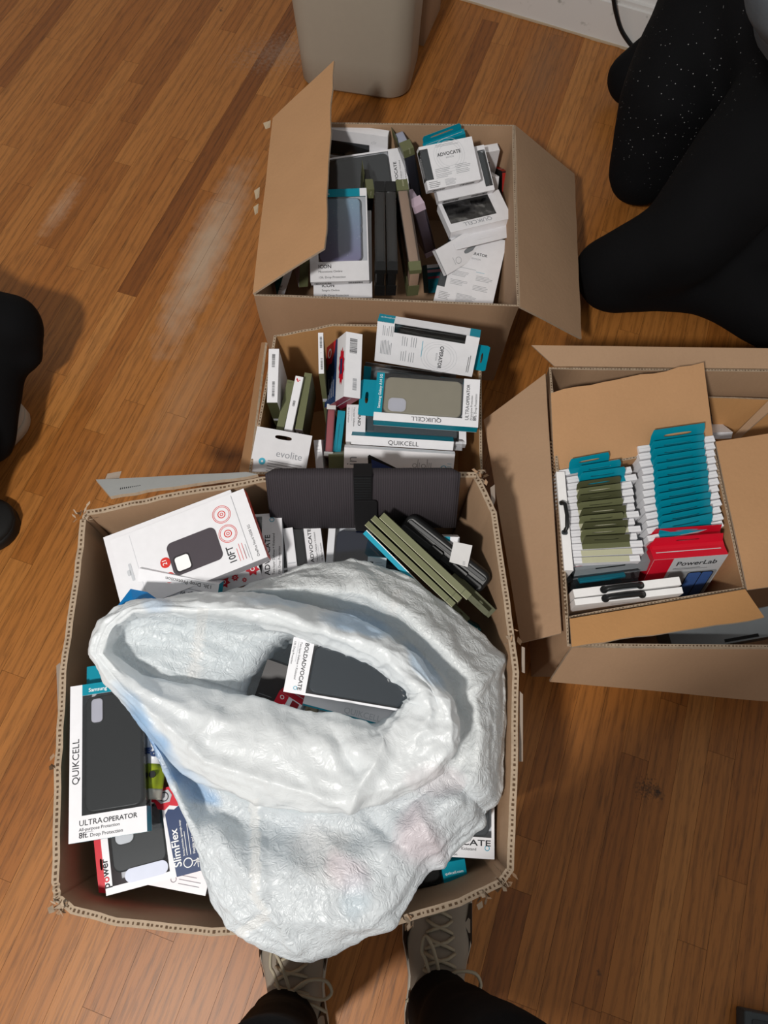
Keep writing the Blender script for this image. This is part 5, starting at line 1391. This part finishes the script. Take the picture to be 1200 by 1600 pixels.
# bright blue edge of the bag's print band, folded over at the back left
p = [at(184, 946, .455), at(204, 920, .45), at(230, 925, .465), at(250, 939, .485), at(212, 956, .49)]
mb = MB(); q = [Vector(v) for v in p]
mb.add(q + [v + Vector((0, 0, -.0008)) for v in q], [(0, 1, 2, 3, 4), (9, 8, 7, 6, 5)] + [(i, (i + 1) % 5, 5 + (i + 1) % 5, 5 + i) for i in range(5)], P('#1a7fc4', .3, 'blue_bag_print'))
bf = mb.build('print_band', bpy.data.objects['plastic_bag'], 'bright blue printed corner')


# ---------------------------------------------------------------- wastebasket, carton and cord by the back wall
def rr_ring(cx, cy, hx, hy, r, z, rot, seg=8):
    out = []
    for sx, sy, a0 in ((1, 1, 0), (-1, 1, 90), (-1, -1, 180), (1, -1, 270)):
        for k in range(seg + 1):
            a = math.radians(a0 + 90 * k / seg)
            x, y = sx * (hx - r) + r * math.cos(a), sy * (hy - r) + r * math.sin(a)
            out.append(Vector((cx + x * math.cos(rot) - y * math.sin(rot), cy + x * math.sin(rot) + y * math.cos(rot), z)))
    return out


bx, by, brot = -0.108, 1.925, math.radians(-9)
bin_ = empty('wastebasket', Matrix.Translation((bx, by, 0))); tag(bin_, 'tall beige plastic wastebasket behind the far box, near the back wall', 'wastebasket')
BEIGE = P('#a39a8c', .42, 'beige_plastic', var=.03)
mb = MB()
prof = [(.0, .142, .106, 0.002), (.0, .150, .114, .012), (.0, .152, .119, .10), (.0, .160, .131, .30), (.0, .167, .142, .46)]
rg = [rr_ring(0, 0, a, b, .055, z, brot) for _, a, b, z in prof]
inn = [rr_ring(0, 0, a - .004, b - .004, .052, max(z, .006), brot) for _, a, b, z in prof[::-1]]
mb.loft(rg + inn, BEIGE, None, True, True, True); mb.build('bucket', bin_)
mb = MB(); mb.loft([rr_ring(0, 0, .170, .139, .055, .452, brot), rr_ring(0, 0, .180, .149, .06, .453, brot), rr_ring(0, 0, .182, .151, .06, .462, brot), rr_ring(0, 0, .179, .148, .06, .470, brot), rr_ring(0, 0, .171, .140, .055, .470, brot), rr_ring(0, 0, .170, .139, .055, .452, brot)], BEIGE, None, False, False, True); mb.build('rim', bin_)

f0, f1 = at(662, 72, 0), at(694, 0, 0); dv = (f1 - f0); dv.z = 0; dv.normalize(); dl = Vector((-dv.y, dv.x, 0))
o = empty('cardboard_box', Matrix.Translation(f0)); tag(o, 'plain brown carton standing behind the beige wastebasket', 'box')
mb = MB(); rim = [Vector((0, 0, .25)), dl * .07 + Vector((0, 0, .25)), dl * .07 + dv * .17 + Vector((0, 0, .25)), dv * .17 + Vector((0, 0, .25))]
walls(mb, rim, [Vector((p.x, p.y, 0)) for p in rim], .004, CARD, sub=3)
mb.build('body', o)
mb = MB(); mb.add([p + Vector((0, 0, .001)) for p in rim], [(0, 1, 2, 3)], CARD); mb.add([rim[0].lerp(rim[1], .4) + Vector((0, 0, .0015)), rim[0].lerp(rim[1], .6) + Vector((0, 0, .0015)), rim[3].lerp(rim[2], .6) + Vector((0, 0, .0015)), rim[3].lerp(rim[2], .4) + Vector((0, 0, .0015))], [(0, 1, 2, 3)], P('#b59c78', .3, 'brown_tape')); mb.build('lid', o)

mb = MB(); cp = [(1040, 105, .006), (1010, 88, .008), (992, 76, .012), (980, 62, .03), (970, 45, .06), (963, 22, .10), (959, 0, .14), (957, -20, .18), (950, -60, .25), (940, -110, .34)]
pts = [at(*q) for q in cp]
mb.tube([catmull(pts, i / 6, False) for i in range(6 * 9 + 1)], .006, P('#17181a', .4, 'black_cord_rubber'), 10)
mb.build('power_cord', None, 'black cord running down the white back wall beside the kneeling person', 'cord')


# ---------------------------------------------------------------- people
def capsule(mb, p0, p1, r0, r1, mat, n=20):
    p0, p1 = Vector(p0), Vector(p1); d = (p1 - p0).normalized()
    x = d.cross(Vector((0, 0, 1)) if abs(d.z) < .9 else Vector((1, 0, 0))).normalized(); y = d.cross(x)
    R = []
    for k in range(7):
        a = math.pi / 2 * (1 - k / 6) * .97; R.append((p0 - d * r0 * math.sin(a), r0 * math.cos(a)))
    for k in range(1, 5):
        f = k / 5; R.append((p0.lerp(p1, f), r0 + (r1 - r0) * f))
    for k in range(7):
        a = math.pi / 2 * k / 6 * .97; R.append((p1 + d * r1 * math.sin(a), r1 * math.cos(a)))
    mb.loft([[c + x * r * math.cos(2 * math.pi * j / n) + y * r * math.sin(2 * math.pi * j / n) for j in range(n)] for c, r in R], mat, None, True, True, True)


def melt(o, voxel=.014, smooth=10, folds=0.0):
    m = o.modifiers.new('skin', 'REMESH'); m.mode = 'VOXEL'; m.voxel_size = voxel; m.use_smooth_shade = True
    s = o.modifiers.new('soften', 'SMOOTH'); s.iterations = smooth; s.factor = .5
    if folds:
        t = bpy.data.textures.new('cloth_folds', 'CLOUDS'); t.noise_scale = .11; t.noise_depth = 1
        d = o.modifiers.new('folds', 'DISPLACE'); d.texture = t; d.strength = folds; d.mid_level = .5; d.texture_coords = 'LOCAL'


def cloth(name, h, lint=False, rough=.85):
    m, nt, b = newmat(name); b.inputs['Roughness'].default_value = rough; b.inputs['Specular IOR Level'].default_value = .12
    tc = nd(nt, 'ShaderNodeTexCoord'); n = nd(nt, 'ShaderNodeTexNoise'); n.inputs['Scale'].default_value = 9; n.inputs['Detail'].default_value = 5
    nt.links.new(tc.outputs['Object'], n.inputs[0]); c = rgb(h)
    mx = nd(nt, 'ShaderNodeMix', data_type='RGBA'); mx.inputs['A'].default_value = tuple(x * .6 for x in c[:3]) + (1,); mx.inputs['B'].default_value = tuple(x * 1.4 for x in c[:3]) + (1,)
    nt.links.new(n.outputs['Fac'], mx.inputs['Factor']); last = mx.outputs['Result']
    if lint:
        v = nd(nt, 'ShaderNodeTexVoronoi'); v.inputs['Scale'].default_value = 130; nt.links.new(tc.outputs['Object'], v.inputs[0])
        r = nd(nt, 'ShaderNodeMapRange'); r.inputs[1].default_value = .10; r.inputs[2].default_value = .16; r.inputs[3].default_value = 1; r.inputs[4].default_value = 0; nt.links.new(v.outputs['Distance'], r.inputs[0])
        w_ = nd(nt, 'ShaderNodeMath', operation='GREATER_THAN'); w_.inputs[1].default_value = .62; sc = nd(nt, 'ShaderNodeSeparateColor'); nt.links.new(v.outputs['Color'], sc.inputs[0]); nt.links.new(sc.outputs[0], w_.inputs[0])
        n2 = nd(nt, 'ShaderNodeVectorMath', operation='DISTANCE'); n2.inputs[1].default_value = at(1080, 150, .33) - Vector(PERSON_R); nt.links.new(tc.outputs['Object'], n2.inputs[0])
        r2 = nd(nt, 'ShaderNodeMapRange'); r2.inputs[1].default_value = .10; r2.inputs[2].default_value = .22; r2.inputs[3].default_value = 1; r2.inputs[4].default_value = 0; nt.links.new(n2.outputs['Value'], r2.inputs[0])
        k = nd(nt, 'ShaderNodeMath', operation='MULTIPLY'); nt.links.new(r.outputs[0], k.inputs[0]); nt.links.new(w_.outputs[0], k.inputs[1])
        k2 = nd(nt, 'ShaderNodeMath', operation='MULTIPLY'); nt.links.new(k.outputs[0], k2.inputs[0]); nt.links.new(r2.outputs[0], k2.inputs[1])
        q = nd(nt, 'ShaderNodeMix', data_type='RGBA'); q.inputs['B'].default_value = rgb('#9a9a9a'); nt.links.new(k2.outputs[0], q.inputs['Factor']); nt.links.new(last, q.inputs['A']); last = q.outputs['Result']
    nt.links.new(last, b.inputs['Base Color'])
    n3 = nd(nt, 'ShaderNodeTexNoise'); n3.inputs['Scale'].default_value = 500; nt.links.new(tc.outputs['Object'], n3.inputs[0])
    bp = nd(nt, 'ShaderNodeBump'); bp.inputs['Strength'].default_value = .3; bp.inputs['Distance'].default_value = .001; nt.links.new(n3.outputs['Fac'], bp.inputs['Height']); nt.links.new(bp.outputs['Normal'], b.inputs['Normal'])
    return m


PERSON_R = (0.85, 1.2, 0)
BLK = cloth('black_trouser_cloth', '#0c0c0e'); LINTY = cloth('linty_black_cloth', '#0c0c0e', True)
GREYJ = cloth('grey_jacket_cloth', '#5d646b')
pr = empty('person', Matrix.Translation(PERSON_R)); tag(pr, 'person in lint-specked black trousers and grey top kneeling beside the far box', 'person')
off = Vector(PERSON_R)
mb = MB()
def caps(a, b, r0, r1, mt): capsule(mb, Vector(a) - off, Vector(b) - off, r0, r1, mt)
hipF, hipN = at(1150, -50, .42), at(1290, 110, .42)
caps(hipF, at(1050, 150, .27), .135, .115, LINTY); caps(at(1050, 150, .27), at(1003, 268, .115), .115, .082, LINTY)
caps(at(1003, 268, .09), at(1160, 190, .08), .075, .07, LINTY)                         # far shin folded under
caps(at(988, 122, .08), at(1040, 80, .12), .068, .07, LINTY)                          # far foot tucked behind
caps(hipN, at(1185, 240, .35), .14, .125, LINTY); caps(at(1185, 240, .35), at(1060, 380, .19), .12, .10, LINTY); caps(at(1060, 380, .19), at(950, 425, .09), .10, .078, LINTY)
caps(at(955, 440, .075), at(1110, 430, .08), .07, .085, LINTY); caps(at(1110, 430, .09), at(1330, 535, .10), .085, .105, LINTY); caps(at(1100, 380, .12), at(1300, 350, .14), .12, .14, LINTY)
caps(hipF, hipN, .15, .16, LINTY)
o = mb.build('trousers', pr); melt(o, .014, 14, .012)
mb = MB()
caps(at(1355, 0, .50), at(1370, -60, .72), .165, .17, GREYJ); caps(at(1370, -60, .72), at(1370, -120, .90), .17, .14, GREYJ); caps(at(1290, -60, .86), at(1240, 20, .62), .055, .05, GREYJ); caps(at(1240, 20, .62), at(1232, 20, .50), .05, .045, GREYJ)
o = mb.build('jacket', pr); melt(o, .014, 8, .02)

pl = empty('person', Matrix.Translation((-0.8, 0.72, 0))); tag(pl, 'person in black trousers and pale sneaker crouching at the left, mostly cut off', 'person'); off = Vector((-0.8, .72, 0))
mb = MB()
caps(at(-130, 490, .20), at(12, 512, .17), .085, .070, BLK); caps(at(12, 512, .17), at(36, 552, .13), .066, .040, BLK); caps(at(-14, 560, .13), at(-20, 690, .10), .07, .052, BLK); caps(at(-130, 490, .20), at(-300, 580, .24), .10, .13, BLK); caps(at(-240, 640, .28), at(-130, 700, .24), .10, .08, BLK); caps(at(-130, 700, .24), at(-85, 826, .09), .07, .05, BLK)
o = mb.build('trousers', pl); melt(o, .012, 8, .012)
mb = MB(); caps(at(-330, 620, .30), at(-450, 600, .52), .16, .17, BLK); o = mb.build('jacket', pl); melt(o, .016, 8, .02)


def shoe(parent, origin, ang, upper, sole, dark, lace, off_, bow=True, seed=1):
    """Low sneaker: foxing, upper, tongue, dark side panels, laces with a bow. Local +y points to the toe."""
    T = Matrix.Translation(Vector(origin) - off_) @ Matrix.Rotation(ang, 4, 'Z')
    L, half = .29, .052
    def outline(f):      # half widths left / right along the foot, f 0 heel .. 1 toe
        w_ = half * (0.62 + 0.30 * math.sin(min(f, .25) / .25 * math.pi / 2) - .10 * math.sin(max(0, (f - .25)) / .35 * math.pi if f < .6 else 0) + (.14 if f > .6 else .14 * max(0, (f - .4) / .2)))
        if f > .8: w_ *= math.sqrt(max(0.0, 1 - ((f - .8) / .2) ** 2)) * .98 + .02
        if f < .08: w_ *= math.sqrt(max(0.0, 1 - ((.08 - f) / .08) ** 2)) * .6 + .4
        return w_
    F = [0, .02, .05, .1, .18, .26, .34, .42, .5, .58, .66, .74, .8, .86, .91, .95, .98, 1.0]
    k = MB(); n = len(F)
    ring = lambda z, g: [(-outline(f) * g, (f - .5) * L, z) for f in F] + [(outline(f) * g, (f - .5) * L, z) for f in F[::-1]]
    k.loft([ring(0.0, .93), ring(.006, 1.02), ring(.022, 1.06), ring(.032, 1.0)], sole, T, True, True, True)
    so = k.build('sole', parent)
    k = MB(); R = []
    hts = {0: .075, .05: .085, .1: .088, .18: .086, .26: .082, .34: .090, .42: .094, .5: .088, .58: .078, .66: .069, .74: .062, .8: .057, .86: .052, .91: .047, .95: .042, .98: .038, 1.0: .033, .02: .08}
    for f in F:
        o_, h_ = outline(f) * .98, hts[f]
        R.append([T @ Vector((o_ * math.cos(math.pi * j / 14) * (1 if h_ < .05 else 1), (f - .5) * L, .028 + (h_ - .028) * max(0, math.sin(math.pi * j / 14)) ** .62)) for j in range(15)])
    k.loft(R, upper, None, True, True, True, closed=False)
    up = k.build('upper', parent)
    for sgn in (-1, 1):
        for f0, f1, z0, z1 in ((.50, .80, .034, .056), (.14, .36, .036, .074)):
            vs = []; k = MB()
            for j in range(7):
                f = f0 + (f1 - f0) * j / 6; fi = min(F, key=lambda q: abs(q - f)); o_ = outline(f)
                a = (z0 - .028) / (hts[fi] - .028); b_ = min(.97, (z1 - .028) / (hts[fi] - .028)) * (math.sin(math.pi * (j + .6) / 7.2) * .5 + .5)
                for q in (a, max(b_, a + .05)):
                    s_ = q ** (1 / .62); vs.append((sgn * o_ * math.sqrt(max(0, 1 - s_ * s_)) * 1.015 + sgn * .0008, (f - .5) * L, .028 + (hts[fi] - .028) * q + .0006))
            k.add(vs, [(2 * j, 2 * j + 2, 2 * j + 3, 2 * j + 1) for j in range(6)], dark, T, True); k.build('side_panel', parent)
    # tongue and lacing
    topz = lambda f: float(sum(hts[q] * w_ for q, w_ in zip(sorted(hts), [max(0, 1 - abs(q - f) / .08) for q in sorted(hts)])) / max(1e-6, sum(max(0, 1 - abs(q - f) / .08) for q in sorted(hts))))
    k = MB(); vs = []
    for j in range(9):
        f = .40 + .36 * j / 8; z = topz(f) + .003; w_ = .021 - .006 * j / 8
        for x in (-w_, -w_ * .4, w_ * .4, w_): vs.append((x, (f - .5) * L, z - (.003 if abs(x) == w_ else 0)))
    k.add(vs, [(4 * j + i, 4 * j + i + 1, 4 * j + i + 5, 4 * j + i + 4) for j in range(8) for i in range(3)], dark if False else upper, T, True); k.build('tongue', parent)
    k = MB(); rn = random.Random(seed)
    for j in range(5):
        f = .43 + .075 * j; z = topz(f) + .006; x = .026 - .0018 * j; f2 = f + .06
        for s_ in (-1, 1):
            k.tube([T @ Vector(v) for v in ((s_ * x, (f - .5) * L, z - .006), (s_ * x * .5, (f + .018 - .5) * L, z), (-s_ * x * .5, (f2 - .02 - .5) * L, z - .001), (-s_ * x, (f2 - .5) * L, topz(f2)))], .0028, lace, 6)
    bz = topz(.44) + .010; by_ = (.45 - .5) * L
    if bow:
        for s_, l1, l2, dyy in ((1, .062, .017, -.004), (-1, .03, .022, .038)):
            lp = [(0, by_, bz), (s_ * l1 * .4, by_ + l2 + dyy * .5, bz + .010), (s_ * l1 * .85, by_ + l2 + dyy, bz + .006), (s_ * l1, by_ + dyy, bz - .002), (s_ * l1 * .8, by_ - l2 * .5 + dyy, bz + .001), (s_ * l1 * .35, by_ - l2 * .3, bz + .006), (0, by_, bz)]
            lp = [T @ Vector(v) for v in lp]; k.tube([catmull(lp, i / 4, False) for i in range(25)], .0026, lace, 6)
        for s_ in (1, -1):
            lp = [T @ Vector(v) for v in ((0, by_, bz), (s_ * .014, by_ - .015, bz + .002), (s_ * .03, by_ - .02, bz - .012), (s_ * .05, by_ - .035, bz - .03))]; k.tube([catmull(lp, i / 4, False) for i in range(13)], .0026, lace, 6)
        k.rrect(-.007, by_ - .006, .007, by_ + .006, .005, bz - .004, bz + .006, lace, T, .002)
    k.build('laces', parent)


UP = P('#8b8276', .75, 'taupe_suede', var=.15, scale=40, bump=.3); SO = P('#b3aca0', .6, 'off_white_sole'); LC = P('#a39a86', .8, 'beige_lace'); DK = P('#141414', .6, 'black_panel')
off0 = Vector((0, -.3, 0))
ph = empty('person', Matrix.Translation(off0)); tag(ph, 'person standing at the big box in black trousers and taupe laced sneakers, legs only', 'person')
shoe(ph, (.112, -.222, 0), math.radians(-1), UP, SO, DK, LC, off0, seed=1)
shoe(ph, (-.118, -.245, 0), math.radians(7), UP, SO, DK, LC, off0, seed=2)
off = off0; mb = MB()
for an, kn, hp in (((.114, -.275, .118), (.150, -.262, .50), (.11, -.42, .92)), ((-.126, -.305, .118), (-.100, -.275, .50), (-.09, -.42, .92))):
    caps(an, kn, .052, .072, BLK); caps(kn, hp, .074, .10, BLK); caps((an[0], an[1], .108), an, .056, .054, BLK)
caps((.08, -.43, .96), (-.08, -.43, .96), .125, .125, BLK)
o = mb.build('trousers', ph); melt(o, .011, 8, .012)
mb = MB(); caps((0, -.45, 1.02), (0, -.47, 1.36), .15, .19, GREYJ); caps((-.14, -.47, 1.40), (.14, -.47, 1.40), .085, .085, GREYJ)
o = mb.build('jacket', ph); melt(o, .016, 8, .02)

# the crouching person's shoes
sp = P('#b5aea4', .6, 'pale_sneaker'); 
shoe(pl, at(-38, 712, 0) , math.radians(-32), sp, SO, sp, sp, Vector((-.8, .72, 0)), bow=False)
shoe(pl, at(-80, 840, 0), math.radians(-75), DK, DK, DK, DK, Vector((-.8, .72, 0)), bow=False)

# small things at the lower right edge
a = at(1163, 1578, .03)
mb = MB(); mb.rrect(0, -.06, .12, 0, .004, 0.0, .03, P('#3d4347', .5, 'dark_slate_plastic'), Matrix.Translation((a.x, a.y, 0)) @ Matrix.Rotation(-.15, 4, 'Z'), .002)
mb.rrect(.012, -.05, .11, -.01, .004, .0295, .0312, P('#2e3336', .5, 'slate_inset'), Matrix.Translation((a.x, a.y, 0)) @ Matrix.Rotation(-.15, 4, 'Z'))
mb.build('device_case', None, 'dark grey flat case lying on the boards at the lower right corner', 'case')
